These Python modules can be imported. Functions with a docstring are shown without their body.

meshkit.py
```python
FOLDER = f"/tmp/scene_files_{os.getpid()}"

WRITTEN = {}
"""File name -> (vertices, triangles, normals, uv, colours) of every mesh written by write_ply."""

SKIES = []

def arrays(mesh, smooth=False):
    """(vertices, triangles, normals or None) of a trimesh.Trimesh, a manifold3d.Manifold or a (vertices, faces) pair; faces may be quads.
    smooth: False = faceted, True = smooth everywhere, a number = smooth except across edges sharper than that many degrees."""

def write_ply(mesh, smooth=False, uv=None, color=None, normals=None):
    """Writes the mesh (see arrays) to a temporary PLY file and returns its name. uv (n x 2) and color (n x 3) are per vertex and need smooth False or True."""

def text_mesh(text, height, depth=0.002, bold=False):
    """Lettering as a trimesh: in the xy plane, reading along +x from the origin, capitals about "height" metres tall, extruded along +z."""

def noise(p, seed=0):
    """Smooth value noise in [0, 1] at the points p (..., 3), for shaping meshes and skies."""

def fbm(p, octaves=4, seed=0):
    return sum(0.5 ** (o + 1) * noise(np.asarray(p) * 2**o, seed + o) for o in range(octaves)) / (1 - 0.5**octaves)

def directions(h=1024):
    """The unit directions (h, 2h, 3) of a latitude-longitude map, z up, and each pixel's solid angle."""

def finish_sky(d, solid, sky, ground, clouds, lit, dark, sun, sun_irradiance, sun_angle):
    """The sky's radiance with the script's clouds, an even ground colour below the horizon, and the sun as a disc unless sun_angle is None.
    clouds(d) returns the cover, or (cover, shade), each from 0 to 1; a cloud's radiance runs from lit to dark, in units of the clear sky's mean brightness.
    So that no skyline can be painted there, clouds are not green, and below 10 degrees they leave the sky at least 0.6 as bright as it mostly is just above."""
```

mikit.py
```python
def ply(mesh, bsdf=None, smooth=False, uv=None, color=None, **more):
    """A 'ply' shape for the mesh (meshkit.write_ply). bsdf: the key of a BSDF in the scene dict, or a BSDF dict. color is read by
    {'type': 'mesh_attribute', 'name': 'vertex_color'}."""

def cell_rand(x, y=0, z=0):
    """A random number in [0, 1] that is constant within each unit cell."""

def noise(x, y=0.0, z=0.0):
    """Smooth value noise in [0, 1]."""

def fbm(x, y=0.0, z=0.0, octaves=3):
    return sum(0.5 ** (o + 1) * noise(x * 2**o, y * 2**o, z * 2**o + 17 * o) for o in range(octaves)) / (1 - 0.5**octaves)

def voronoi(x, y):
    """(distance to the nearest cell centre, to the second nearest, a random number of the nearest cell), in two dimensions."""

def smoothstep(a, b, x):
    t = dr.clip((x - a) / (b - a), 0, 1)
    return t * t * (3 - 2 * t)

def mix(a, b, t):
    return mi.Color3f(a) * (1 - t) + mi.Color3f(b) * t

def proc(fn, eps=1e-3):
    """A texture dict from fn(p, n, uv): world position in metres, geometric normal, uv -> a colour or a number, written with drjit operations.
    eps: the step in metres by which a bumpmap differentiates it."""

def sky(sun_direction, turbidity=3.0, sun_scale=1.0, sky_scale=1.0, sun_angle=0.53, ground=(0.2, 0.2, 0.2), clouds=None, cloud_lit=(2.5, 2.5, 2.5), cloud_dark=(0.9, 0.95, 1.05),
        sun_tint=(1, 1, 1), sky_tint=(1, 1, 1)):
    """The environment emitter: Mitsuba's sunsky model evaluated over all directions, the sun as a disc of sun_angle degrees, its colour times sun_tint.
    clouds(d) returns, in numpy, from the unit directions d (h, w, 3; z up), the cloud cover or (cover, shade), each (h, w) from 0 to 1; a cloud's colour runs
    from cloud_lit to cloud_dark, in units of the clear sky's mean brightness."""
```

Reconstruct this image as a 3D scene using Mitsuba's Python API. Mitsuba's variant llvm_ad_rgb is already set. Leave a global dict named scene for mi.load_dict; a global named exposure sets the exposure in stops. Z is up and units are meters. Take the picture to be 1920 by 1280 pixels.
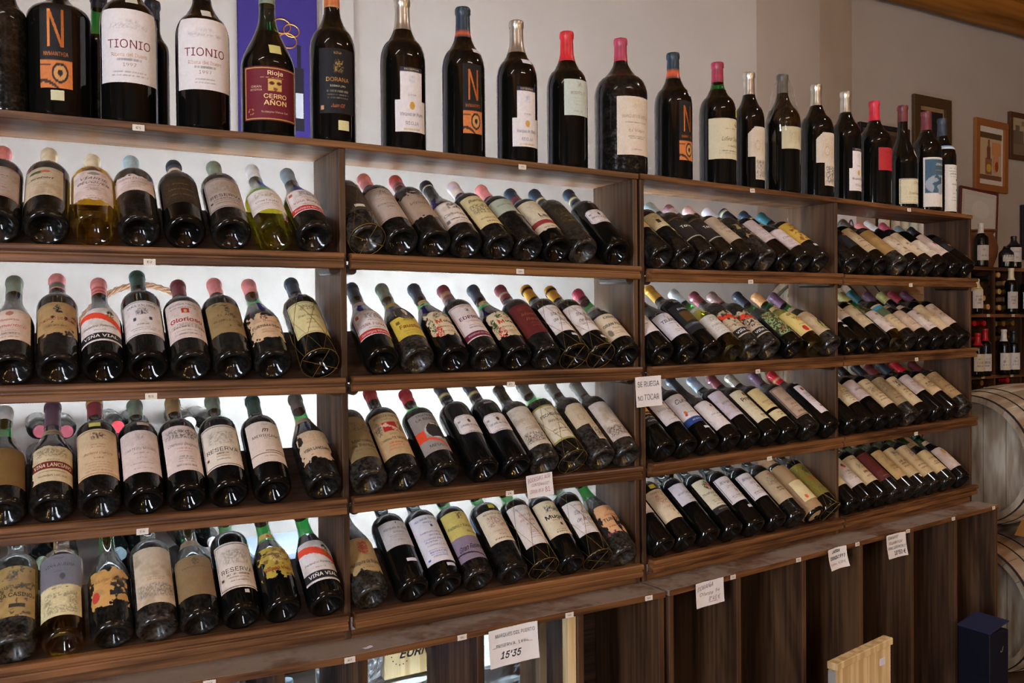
import math, random
import numpy as np
import trimesh
import mitsuba as mi
import mikit, meshkit
from mikit import proc, noise, fbm, smoothstep, mix

T = mi.ScalarTransform4f
EYE = 1.6                      # height of the eye above the floor; heights below are relative to the eye
scene, labels = {}, {}

# ------------------------------------------------------------------ camera, lights, exposure
CAM = np.array([-0.640, -1.863, EYE])
scene['camera'] = {'type': 'perspective', 'fov_axis': 'x', 'fov': 60.74, 'near_clip': 0.02,
    'to_world': T().look_at(origin=CAM.tolist(), target=(CAM + [0.5004, 0.8657, -0.0147]).tolist(), up=[0.0158, 0.0079, 0.9998])}
exposure = 1.0
DAY = (0.86, 0.95, 1.10)
WARM = (1.0, 0.62, 0.24)
LIGHTS = {}                    # name -> radiance, used by the lamp builders further down
LIGHTS['window_left'] = [13.0 * c for c in DAY]
LIGHTS['window_back'] = [8.0 * c for c in DAY]
LIGHTS['tube_behind'] = [52.0 * c for c in (0.78, 0.98, 1.16)]
LIGHTS['ceiling_tube'] = [20.0 * c for c in (1.0, 0.86, 0.72)]
LIGHTS['bulb'] = [170.0 * c for c in WARM]
LIGHTS['spot_lamp'] = [120.0 * c for c in (0.98, 0.98, 1.0)]

# ------------------------------------------------------------------ helpers
def lin(c):
    c = np.asarray(c, float) / 255.0
    return np.where(c <= 0.04045, c / 12.92, ((c + 0.055) / 1.055) ** 2.4)

def L3(r, g, b):
    return [float(x) for x in lin((r, g, b))]

used = {}
def key(name, parent=None):
    k = (parent + '__' if parent else '') + name
    n = used.get(k, 0)
    used[k] = n + 1
    return k if n == 0 else '%s_%03d' % (k, n)

def tag(k, label=None, cat=None, group=None, kind=None):
    d = {}
    if label: d['label'] = label
    if cat: d['category'] = cat
    if group: d['group'] = group
    if kind: d['kind'] = kind
    labels[k] = d
    return k

def put(name, mesh, bsdf, parent=None, smooth=False, color=None, **more):
    k = key(name, parent)
    scene[k] = mikit.ply(mesh, bsdf, smooth=smooth, color=color, **more)
    return k

def thing(name, label, cat, group=None):
    return tag(key(name), label, cat, group)

def ordinal(n):
    return ['first', 'second', 'third', 'fourth', 'fifth', 'sixth', 'seventh', 'eighth', 'ninth', 'tenth', 'eleventh', 'twelfth', 'thirteenth', 'fourteenth'][n]

def join(ms):
    vs, fs, n = [], [], 0
    for v, f in ms:
        f = np.asarray(f)
        if f.shape[1] == 4:
            f = np.vstack([f[:, [0, 1, 2]], f[:, [0, 2, 3]]])
        vs.append(np.asarray(v, float)); fs.append(f + n); n += len(v)
    return np.vstack(vs), np.vstack(fs)

BOXF = np.array([[0, 2, 6, 4], [1, 5, 7, 3], [0, 4, 5, 1], [2, 3, 7, 6], [0, 1, 3, 2], [4, 6, 7, 5]])
def box(x0, x1, y0, y1, z0, z1, c=0.0):
    """a box; c: chamfer of all edges"""
    if c <= 0:
        v = np.array([[x, y, z] for x in (x0, x1) for y in (y0, y1) for z in (z0, z1)], float)
        return v, BOXF
    pts = []
    for sx, x in ((1, x0), (-1, x1)):
        for sy, y in ((1, y0), (-1, y1)):
            for sz, z in ((1, z0), (-1, z1)):
                pts += [[x, y + sy * c, z + sz * c], [x + sx * c, y, z + sz * c], [x + sx * c, y + sy * c, z]]
    h = trimesh.convex.convex_hull(np.array(pts))
    return np.array(h.vertices), np.array(h.faces)

def tube(points, r, sides=6):
    p = np.asarray(points, float)
    t = np.gradient(p, axis=0); t /= np.linalg.norm(t, axis=1, keepdims=True) + 1e-12
    a = np.cross(t, np.where(np.abs(t[:, 2:]) < 0.9, [0, 0, 1.0], [1.0, 0, 0])); a /= np.linalg.norm(a, axis=1, keepdims=True) + 1e-12
    b = np.cross(t, a); ang = np.arange(sides) * 2 * np.pi / sides
    rr = np.broadcast_to(np.asarray(r, float), (len(p),))[:, None, None]
    v = p[:, None] + rr * (np.cos(ang)[None, :, None] * a[:, None] + np.sin(ang)[None, :, None] * b[:, None])
    i, j = np.meshgrid(np.arange(len(p) - 1), np.arange(sides), indexing='ij')
    q = np.stack([i * sides + j, i * sides + (j + 1) % sides, (i + 1) * sides + (j + 1) % sides, (i + 1) * sides + j], -1).reshape(-1, 4)
    v = v.reshape(-1, 3); n = len(v)
    v = np.vstack([v, p[:1], p[-1:]])
    j = np.arange(sides)
    cap = np.vstack([np.stack([(j + 1) % sides, j, j * 0 + n], 1), np.stack([n - sides + j, n - sides + (j + 1) % sides, j * 0 + n + 1], 1)])
    return v, np.vstack([q[:, [0, 1, 2]], q[:, [0, 2, 3]], cap])

# frames of the four bays: origin of the front line, heading of the shelf
BAY = {0: ((0.0, 0.0), -0.0983), 1: ((0.0, 0.0), 0.0), 2: ((0.8386, 0.0), 0.1014), 3: ((1.7302, 0.0907), 0.1033)}
PT, W1, W2, W3 = 0.0148, 0.80, 0.8666, 0.8622     # panel thickness, widths of the bays
DEPTH = 0.183
def bp(b, s, y, z):
    """points of bay b (s along the shelf, y into its depth, z height from the eye) in the room"""
    (ox, oy), a = BAY[b]
    s, y, z = np.broadcast_arrays(np.asarray(s, float), np.asarray(y, float), np.asarray(z, float))
    ca, sa = math.cos(a), math.sin(a)
    return np.stack([ox + ca * s - sa * y, oy + sa * s + ca * y, z + EYE], -1)

def bbox(b, s0, s1, y0, y1, z0, z1, c=0.0012):
    v, f = box(s0, s1, y0, y1, z0, z1, c)
    return bp(b, v[:, 0], v[:, 1], v[:, 2]), f

def wbox(x0, x1, y0, y1, z0, z1, c=0.0):
    v, f = box(x0, x1, y0, y1, z0, z1, c)
    return v + [0, 0, EYE], f

def sweep(profile, nodes):
    """a closed (y, z) profile (seen from its end) along nodes (bay, s, dz) or (x, y, nx, ny, dz)"""
    prof = np.asarray(profile, float); n = len(prof); rings = []
    for nd in nodes:
        if len(nd) == 3:
            rings.append(bp(nd[0], nd[1], prof[:, 0], prof[:, 1] + nd[2]))
        else:
            x, y, nx, ny, dz = nd
            rings.append(np.stack([x + nx * prof[:, 0], y + ny * prof[:, 0], prof[:, 1] + dz + EYE], -1))
    v = np.vstack(rings); f = []
    for k in range(len(nodes) - 1):
        for i in range(n):
            j = (i + 1) % n
            f += [[k * n + i, (k + 1) * n + i, (k + 1) * n + j], [k * n + i, (k + 1) * n + j, k * n + j]]
    from shapely.geometry import Polygon
    tv, tf = trimesh.creation.triangulate_polygon(Polygon(prof), engine='earcut')
    idx = np.array([int(np.argmin(((prof - p) ** 2).sum(1))) for p in tv])
    tf = idx[tf]
    m = (len(nodes) - 1) * n
    f = np.vstack([np.array(f), tf, tf[:, ::-1] + m])
    mesh = trimesh.Trimesh(v, f, process=False)
    mesh.fix_normals()
    return np.array(mesh.vertices), np.array(mesh.faces)

def mitre(b0, b1, at):
    """node where bay b0's front line meets b1's at point at (x, y): the mitred normal"""
    a0, a1 = BAY[b0][1], BAY[b1][1]
    n0, n1 = np.array([-math.sin(a0), math.cos(a0)]), np.array([-math.sin(a1), math.cos(a1)])
    m = n0 + n1; m /= np.dot(m, n0)
    return (at[0], at[1], m[0], m[1])

# ------------------------------------------------------------------ materials
def principled(base, rough, **kw):
    return {'type': 'twosided', 'b': {'type': 'principled', 'base_color': base if isinstance(base, dict) else {'type': 'rgb', 'value': list(map(float, base))},
            'roughness': rough, **kw}}

def wood_fn(dark, light, axis, fine=1.0):
    dark, light = [float(x) for x in dark], [float(x) for x in light]
    def fn(p, n, uv):
        if axis == 'x':
            a, b, c = p.x * 0.9 + p.y * 0.5, p.y * 26, p.z * 30
        else:
            a, b, c = p.z * 0.9, p.x * 24, p.y * 24
        warp = fbm(a * 1.3, b * 0.12, c * 0.12, octaves=2) * 5.0
        g = fbm(a * 2.0, b * 0.9 * fine + warp, c * 0.9 * fine + warp, octaves=3)
        streak = fbm(a * 5.0, b * 5.0, c * 5.0, octaves=2)
        t = smoothstep(0.25, 0.78, g * 0.65 + streak * 0.35)
        return mix(dark, light, t)
    return fn

WD, WL = L3(66, 40, 23), L3(138, 92, 54)
scene['wood_h'] = principled(proc(wood_fn(WD, WL, 'x')), 0.42, specular=0.35)
scene['wood_v'] = principled(proc(wood_fn(L3(50, 32, 21), L3(100, 70, 46), 'z')), 0.45, specular=0.35)
scene['wood_dark'] = principled(proc(wood_fn(L3(36, 24, 17), L3(74, 50, 33), 'x')), 0.5, specular=0.3)

def dusty_top(p, n, uv):
    w = wood_fn(L3(82, 56, 40), L3(132, 100, 78), 'x')(p, n, uv)
    d = fbm(p.x * 7, p.y * 9, 1.0, octaves=3)
    s = fbm(p.x * 60, p.y * 60, 3.0, octaves=2)
    return mix(w, L3(150, 136, 124), smoothstep(0.30, 0.62, d * 0.75 + s * 0.25) * 0.8)
scene['wood_dusty'] = principled(proc(dusty_top), 0.6, specular=0.25)

def pine(p, n, uv):
    g = fbm(p.x * 60, p.y * 60, p.z * 3.0, octaves=3)
    return mix(L3(196, 164, 112), L3(226, 200, 150), smoothstep(0.3, 0.7, g))
scene['pine'] = principled(proc(pine), 0.55, specular=0.3)

def oak_barrel(p, n, uv):
    g = fbm(p.x * 4, p.y * 34, p.z * 5.0, octaves=3)
    st = fbm(p.x * 3 + 7, p.y * 5, p.z * 5.0, octaves=3)
    c = mix(L3(150, 128, 104), L3(196, 182, 160), smoothstep(0.3, 0.7, g))
    return mix(c, L3(128, 92, 58), smoothstep(0.52, 0.72, st) * 0.75)
scene['oak'] = principled(proc(oak_barrel), 0.6, specular=0.25)

def plaster(p, n, uv):
    m = fbm(p.x * 2.2, p.y * 2.2, p.z * 2.2, octaves=3)
    s = fbm(p.x * 30, p.y * 30, p.z * 30, octaves=2)
    c = mix(L3(172, 158, 147), L3(188, 176, 165), m)
    flake = smoothstep(0.70, 0.74, fbm(p.x * 9 + 3, p.y * 9, p.z * 12, octaves=3)) * smoothstep(1.18, 1.08, p.z)
    return mix(c, L3(140, 138, 130), flake * smoothstep(0.3, 0.6, s) * 0.8)
scene['plaster'] = principled(proc(plaster), 0.85, specular=0.15)
scene['plaster_room'] = principled(L3(112, 100, 90), 0.9, specular=0.1)
def ceiling_wood(p, n, uv):
    g = fbm(p.x * 1.2, p.y * 18, p.z * 18, octaves=3)
    return mix(L3(110, 66, 20), L3(168, 108, 44), smoothstep(0.25, 0.75, g))
scene['ceiling_wood'] = principled(proc(ceiling_wood), 0.6, specular=0.2)
def floor_fn(p, n, uv):
    return mix(L3(70, 52, 42), L3(100, 78, 64), fbm(p.x * 4, p.y * 4, 0.0, octaves=3))
scene['floor_tile'] = principled(proc(floor_fn), 0.5)

# bottle glass: dark wine-filled glass, clean, dusty and thickly dusty
scene['glass_clean'] = principled((0.0028, 0.0032, 0.003), 0.05, specular=0.5)
def dust_mask(lo, hi, seed):
    def m(p):
        a = fbm(p.x * 70 + seed, p.y * 70, p.z * 70, octaves=3)
        b = fbm(p.x * 210, p.y * 210, p.z * 210 + seed, octaves=2)
        return smoothstep(lo, hi, a * 0.5 + b * 0.5)
    return m
def dusty_pair(dustcol, lo, hi, amount, seed, glass=(0.004, 0.0045, 0.004), r0=0.09, r1=0.5):
    m = dust_mask(lo, hi, seed)
    col = lambda p, n, uv: mix(glass, dustcol, m(p) * amount)
    rough = lambda p, n, uv: r0 + (r1 - r0) * m(p)
    return principled(proc(col), proc(rough), specular=0.5)
scene['glass_dusty'] = dusty_pair(L3(74, 66, 60), 0.34, 0.84, 0.26, 3.0, r0=0.07, r1=0.22)
scene['glass_thick_dust'] = dusty_pair(L3(92, 82, 72), 0.26, 0.80, 0.44, 9.0, r0=0.13, r1=0.40)
scene['glass_green'] = {'type': 'thindielectric', 'specular_transmittance': {'type': 'rgb', 'value': [0.10, 0.42, 0.17]}, 'specular_reflectance': {'type': 'rgb', 'value': [0.9, 0.9, 0.9]}}
scene['glass_yellow'] = {'type': 'thindielectric', 'specular_transmittance': {'type': 'rgb', 'value': [0.66, 0.60, 0.10]}}
scene['glass_amber'] = {'type': 'thindielectric', 'specular_transmittance': {'type': 'rgb', 'value': [0.66, 0.46, 0.10]}}
scene['film'] = {'type': 'thindielectric', 'int_ior': 1.5}
VC = {'type': 'mesh_attribute', 'name': 'vertex_color'}
scene['paper'] = principled(VC, 0.62, specular=0.3)
scene['print'] = principled(VC, 0.5, specular=0.3)
scene['gilt'] = principled(VC, 0.3, metallic=0.75)
scene['foil'] = principled(VC, 0.36, specular=0.5)
scene['foil_metal'] = principled(VC, 0.28, metallic=0.85)
scene['cork'] = principled(L3(196, 160, 96), 0.7)
scene['wire'] = principled(L3(176, 140, 66), 0.4, metallic=0.6)
scene['painted'] = principled(VC, 0.55, specular=0.35)
scene['hoop_iron'] = principled(L3(44, 46, 52), 0.5, metallic=0.4)
scene['clay'] = principled(proc(lambda p, n, uv: mix(L3(92, 56, 34), L3(132, 86, 54), fbm(p.x * 12, p.y * 12, p.z * 12, octaves=3))), 0.6)
scene['wicker'] = principled(proc(lambda p, n, uv: mix(L3(96, 62, 40), L3(170, 126, 88), fbm(p.x * 60, p.y * 60, p.z * 60, octaves=2))), 0.6)
scene['white_metal'] = principled(L3(225, 225, 225), 0.5)

def solid(name, mesh, rgb, bsdf='painted', parent=None, smooth=False, **more):
    """a mesh of one flat colour"""
    v, f, _ = meshkit.arrays(mesh, False)
    c = np.tile(lin(rgb), (len(v), 1))
    return put(name, (v, f), bsdf, parent, smooth, color=c, **more)

# ------------------------------------------------------------------ the setting
def sheet(pts):
    v = np.array(pts, float) + [0, 0, EYE]
    return v, np.array([[0, 1, 2], [0, 2, 3]])

def struct(name, mesh, bsdf, parent=None):
    k = put(name, mesh, bsdf, parent)
    labels[k] = {'kind': 'structure'}
    return k

ZF, ZC = -1.6, 2.06
struct('floor', wbox(-4.2, 7.2, -6.2, 2.6, ZF - 0.1, ZF), 'floor_tile')
struct('ceiling', wbox(-4.2, 7.2, -6.2, 2.6, ZC, ZC + 0.1), 'ceiling_wood')
def wallseg(name, a, b, t=0.12, bsdf='plaster', z0=ZF, z1=ZC):
    a, b = np.array(a, float), np.array(b, float); d = (b - a) / np.linalg.norm(b - a); n = np.array([-d[1], d[0]]) * t
    q = [a, b, b + n, a + n]
    v = np.array([[*p, z] for z in (z0, z1) for p in q]) + [0, 0, EYE]
    f = np.array([[3, 2, 1, 0], [4, 5, 6, 7], [0, 1, 5, 4], [1, 2, 6, 5], [2, 3, 7, 6], [3, 0, 4, 7]])
    return struct(name, (v, f), bsdf)
wallseg('wall_back', (-4.0, 1.05), (2.352, 1.05))
wallseg('wall_corner', (2.352, 1.05), (3.03, 1.27))
wallseg('wall_niche', (3.03, 1.27), (3.69, 1.60))
wallseg('wall_right_back', (3.69, 1.60), (7.0, 1.60))
wallseg('wall_right', (7.0, 1.72), (7.0, -6.0), bsdf='plaster_room')
wallseg('wall_front', (7.0, -6.0), (-4.0, -6.0), bsdf='plaster_room')
wallseg('wall_left', (-4.0, -6.0), (-4.0, 1.17), bsdf='plaster_room')
struct('trim_1', wbox(0.30, 0.41, 1.02, 1.052, ZF, ZC), 'plaster')
# log beam under the ceiling along the right back wall
xs = np.linspace(3.0, 7.0, 24)
rb = 0.13 + 0.022 * (meshkit.noise(np.stack([xs * 2.1, xs * 0, xs * 0], -1), 4) - 0.5)
struct('trim_2', tube(np.stack([xs, 1.50 + 0 * xs, 2.055 + EYE + 0 * xs], -1), rb, 16), 'ceiling_wood')

# ------------------------------------------------------------------ lamps and windows of the room (behind the camera)
def emitter(rad):
    return {'type': 'area', 'radiance': {'type': 'rgb', 'value': [float(x) for x in rad]}}
def glow_quad(name, pts, rad, parent):
    v, f = sheet(pts)
    k = key(name, parent)
    scene[k] = mikit.ply((v, f), 'white_metal', emitter=emitter(rad))
    return k

def window(name, axis, pos, u0, u1, z0, z1, rad, inward):
    """a bright window with a frame; axis 'x': on the plane x = pos spanning y, 'y': on y = pos spanning x"""
    k = key(name); labels[k] = {'kind': 'structure'}
    n = 2
    w = (u1 - u0) / n
    for i in range(n):
        a, b = u0 + i * w + 0.03, u0 + (i + 1) * w - 0.03
        if axis == 'x':
            q = [(pos + 0.02 * inward, a, z0), (pos + 0.02 * inward, b, z0), (pos + 0.02 * inward, b, z1), (pos + 0.02 * inward, a, z1)]
            if inward < 0: q = q[::-1]
        else:
            q = [(a, pos + 0.02 * inward, z0), (b, pos + 0.02 * inward, z0), (b, pos + 0.02 * inward, z1), (a, pos + 0.02 * inward, z1)]
            if inward > 0: q = q[::-1]
        glow_quad('pane', q, rad, k)
    bars = []
    for i in range(n + 1):
        c = u0 + i * w
        bars.append((c - 0.03, c + 0.03, z0 - 0.05, z1 + 0.05))
    bars += [(u0 - 0.03, u1 + 0.03, z0 - 0.06, z0), (u0 - 0.03, u1 + 0.03, z1, z1 + 0.06), (u0 - 0.03, u1 + 0.03, (z0 + z1) / 2 - 0.015, (z0 + z1) / 2 + 0.015)]
    ms = []
    for (a, b, c, d) in bars:
        p0, p1 = sorted((pos, pos + 0.05 * inward))
        ms.append(wbox(p0, p1, a, b, c, d) if axis == 'x' else wbox(a, b, p0, p1, c, d))
    struct('frame', join(ms), 'wood_dark', k)
window('window_1', 'x', -4.0, -3.7, -2.5, -0.8, 1.3, LIGHTS['window_left'], 1)
window('window_2', 'y', -6.0, -2.4, -1.5, -0.6, 1.3, LIGHTS['window_back'], 1)

def tube_lamp(label, p0, p1, rad, r=0.016, housing=True, group=None):
    k = thing('tube_lamp', label, 'lamp', group)
    p0, p1 = np.array(p0, float) + [0, 0, EYE], np.array(p1, float) + [0, 0, EYE]
    kk = key('tube', k)
    v, f = tube(np.linspace(p0, p1, 3), r, 12)
    scene[kk] = mikit.ply((v, f), 'white_metal', emitter=emitter(rad))
    return k, p0, p1
for i, (x, y) in enumerate([(-1.6, -1.3), (0.9, -2.6)]):
    k, p0, p1 = tube_lamp('fluorescent tube in a white housing under the ceiling, %s' % ('left of the camera' if i == 0 else 'over the middle of the shop'), (x - 0.6, y, 1.93), (x + 0.6, y, 1.93), LIGHTS['ceiling_tube'])
    put('housing', join([wbox(x - 0.65, x + 0.65, y - 0.06, y + 0.06, 1.97, ZC)]), 'white_metal', k)
for x0, x1, z, where in ((-1.0, 1.30, -0.060, 'upper'), (0.02, 1.30, -0.355, 'lower')):
    k, p0, p1 = tube_lamp('cool fluorescent tube on a batten hidden behind the display shelf, %s one' % where, (x0, 0.40, z), (x1, 0.40, z), LIGHTS['tube_behind'])
    put('batten', join([wbox(x0 - 0.02, x1 + 0.02, 0.365, 0.380, z - 0.045, z + 0.01)] + [wbox(x - 0.01, x + 0.01, 0.365, 0.380, ZF, z - 0.04) for x in ((x0 + 0.1, x1 - 0.05) if where == 'lower' else (x0 + 0.05, x1 - 0.1))]), 'wood_dark', k)
for i, (x, y, z) in enumerate([(2.9, -3.7, 0.75), (3.6, -3.3, 0.75), (1.6, -4.6, 0.7), (0.6, -4.9, 0.7)]):
    k = thing('pendant_lamp', 'warm pendant bulb behind the camera, %s from the right' % ordinal([1, 0, 2, 3][i]), 'lamp', 'warm pendant bulbs')
    s = trimesh.creation.icosphere(2, 0.055); s.apply_translation([x, y, z + EYE])
    kk = key('bulb', k); scene[kk] = mikit.ply(s, 'white_metal', smooth=True, emitter=emitter(LIGHTS['bulb']))
    put('cord', tube([[x, y, z + 0.05 + EYE], [x, y, ZC + EYE]], 0.006), 'hoop_iron', k)
k = thing('ceiling_spot', 'white ceiling spotlight in front of the right end of the shelf', 'lamp')
put('canister', tube([[2.35, -0.85, 1.90 + EYE], [2.35, -0.85, ZC + EYE]], 0.075, 20), 'white_metal', k)
v, f, _ = meshkit.arrays(trimesh.creation.cylinder(0.065, 0.01, sections=20)); v = v + [2.35, -0.85, 1.893 + EYE]
kk = key('lens', k); scene[kk] = mikit.ply((v, f), 'white_metal', emitter=emitter(LIGHTS['spot_lamp']))

# ------------------------------------------------------------------ the display shelf: two cabinets of two bays
ENDS = {(0, 1): (.1732, .1722), (0, 2): (-.0987, -.104), (0, 3): (-.3718, -.3736), (0, 4): (-.6378, -.6343),
        (1, 1): (.1715, .1649), (1, 2): (-.1017, -.1061), (1, 3): (-.3736, -.3749), (1, 4): (-.6336, -.64),
        (2, 1): (.1592, .172), (2, 2): (-.1068, -.1008), (2, 3): (-.3728, -.3696), (2, 4): (-.6362, -.6393),
        (3, 1): (.1692, .1785), (3, 2): (-.0996, -.0923), (3, 3): (-.3692, -.3605), (3, 4): (-.6375, -.6292)}
RBOT = {(0, 1): (.1380, .1346), (0, 2): (-.1317, -.1379), (0, 3): (-.4033, -.4091), (0, 4): (-.6700, -.6664),
        (1, 1): (.135, .1282), (1, 2): (-.1367, -.1433), (1, 3): (-.407, -.41), (1, 4): (-.6654, -.6721),
        (2, 1): (.1263, .1368), (2, 2): (-.1385, -.1369), (2, 3): (-.4046, -.4048), (2, 4): (-.6668, -.6681),
        (3, 1): (.1347, .1437), (3, 2): (-.1317, -.1226), (3, 3): (-.3968, -.3925), (3, 4): (-.6673, -.6679)}
SPAN = {0: (-0.815, 0.0), 1: (PT, PT + W1), 2: (PT, PT + W2), 3: (0.0, W3)}
SREF = {0: (-0.655, 0.0), 1: SPAN[1], 2: SPAN[2], 3: SPAN[3]}
ALPHA = math.radians(38)
def rail_z(b, r, s, tab=ENDS):
    (s0, s1), (a, c) = SREF[b], tab[b, r]
    return 0.9885 * (a + (c - a) * (s - s0) / (s1 - s0))
ZT = {0: ((-0.815, 0.426), (0.0, 0.4163)), 1: ((0.0, 0.4163), (0.8296, 0.4105)), 2: ((0.0, 0.4120), (0.8962, 0.4176)), 3: ((0.0, 0.4176), (0.88, 0.4212))}
def plank_z(b, s):
    (s0, a), (s1, c) = ZT[b]
    return a + (c - a) * (s - s0) / (s1 - s0)
PLANK = [(-0.004, 0.0), (-0.004, -0.0125), (-0.003, -0.0140), (DEPTH + 0.002, -0.0140), (DEPTH + 0.002, 0.0), (-0.003, 0.001)]
cabA = tag(key('display_shelf'), 'dark brown wooden display shelf of two bays on the left, tilted bottles inside', 'shelf', 'wooden display shelves')
cabB = tag(key('display_shelf'), 'dark brown wooden display shelf of two bays on the right, beyond the upright gap', 'shelf', 'wooden display shelves')
jx = mitre(0, 1, (0.0, 0.0))
put('top_plank', sweep(PLANK, [(0, -0.835, plank_z(0, -0.835)), (*jx, plank_z(1, 0)), (1, 2 * PT + W1 + 0.001, plank_z(1, 0.83))]), 'wood_h', cabA)
put('top_plank', sweep(PLANK, [(2, -0.001, plank_z(2, 0)), (2, 0.896, plank_z(2, 0.896)), (3, W3 + PT + 0.003, plank_z(3, 0.88))]), 'wood_h', cabB)
put('side_panel', bbox(0, -0.83, -0.815, 0, DEPTH, -0.688, 0.411), 'wood_v', cabA)
put('divider', bbox(1, 0.0, PT, 0, DEPTH, -0.688, 0.4023), 'wood_v', cabA)
put('side_panel', bbox(1, PT + W1, 2 * PT + W1, 0, DEPTH, -0.688, 0.3965), 'wood_v', cabA)
put('side_panel', bbox(2, 0.0, PT, 0, DEPTH, -0.688, 0.398), 'wood_v', cabB)
put('divider', bbox(2, PT + W2, 2 * PT + W2 - 0.0005, 0, DEPTH, -0.688, 0.4035), 'wood_v', cabB)
put('side_panel', bbox(3, W3, W3 + PT, 0, DEPTH, -0.688, 0.4070), 'wood_v', cabB)
RAIL = np.array([(0.0205, -0.0085), (0.0165, 0.0), (0.002, 0.0), (-0.003, -0.001), (-0.0055, -0.004), (-0.0055, -0.010), (-0.0035, -0.0135), (0.003, -0.0145), (0.003, -0.0185), (-0.0005, -0.0205), (-0.0015, -0.023), (-0.0015, -0.033), (0.0, -0.035), (0.0205, -0.035)]) - [0.0210, 0.0]   # nailed to the front of the uprights
for b in range(4):
    cab = cabA if b < 2 else cabB
    s0, s1 = SPAN[b]
    e0, e1 = s0 + 0.0008, s1 - 0.0008
    for r in range(1, 5):
        z0, z1 = rail_z(b, r, e0), rail_z(b, r, e1)
        f0, f1 = s0 + (0.0035 if b else 0.0), s1 + (0.0035 if b == 0 else 0.0075 if b != 3 else 0.0140)
        put('front_rail', sweep(RAIL, [(b, f0, rail_z(b, r, f0)), (b, f1, rail_z(b, r, f1))]), 'wood_h', cab)
        # sloping board on which the bottles lie
        ca, sa = math.cos(ALPHA), math.sin(ALPHA)
        y0, zz = -0.0002, -0.0074
        ln = 0.172
        prof = [(y0, zz), (y0 + ln * ca, zz + ln * sa), (y0 + ln * ca + 0.011 * sa, zz + ln * sa - 0.011 * ca), (y0 + 0.011 * sa, zz - 0.011 * ca)]
        put('shelf_board', sweep(prof, [(b, e0, z0), (b, e1, z1)]), 'wood_dark', cab)
        if r < 4:
            for s, sg in ((s0, 1), (s1, -1)):
                zz = rail_z(b, r, s, RBOT) + 0.0015
                p = bp(b, [s + sg * 0.0125] * 2, [0.0015, 0.125], [zz, zz + 0.004])
                put('cleat', tube(p, 0.0118, 12), 'wood_dark', cab, smooth=30)
    put('base_board', sweep([(0.0005, -0.6875), (0.0005, -0.669), (0.018, -0.669), (0.018, -0.6875)], [(b, e0, 0), (b, e1, 0)]), 'wood_h', cab)

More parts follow.
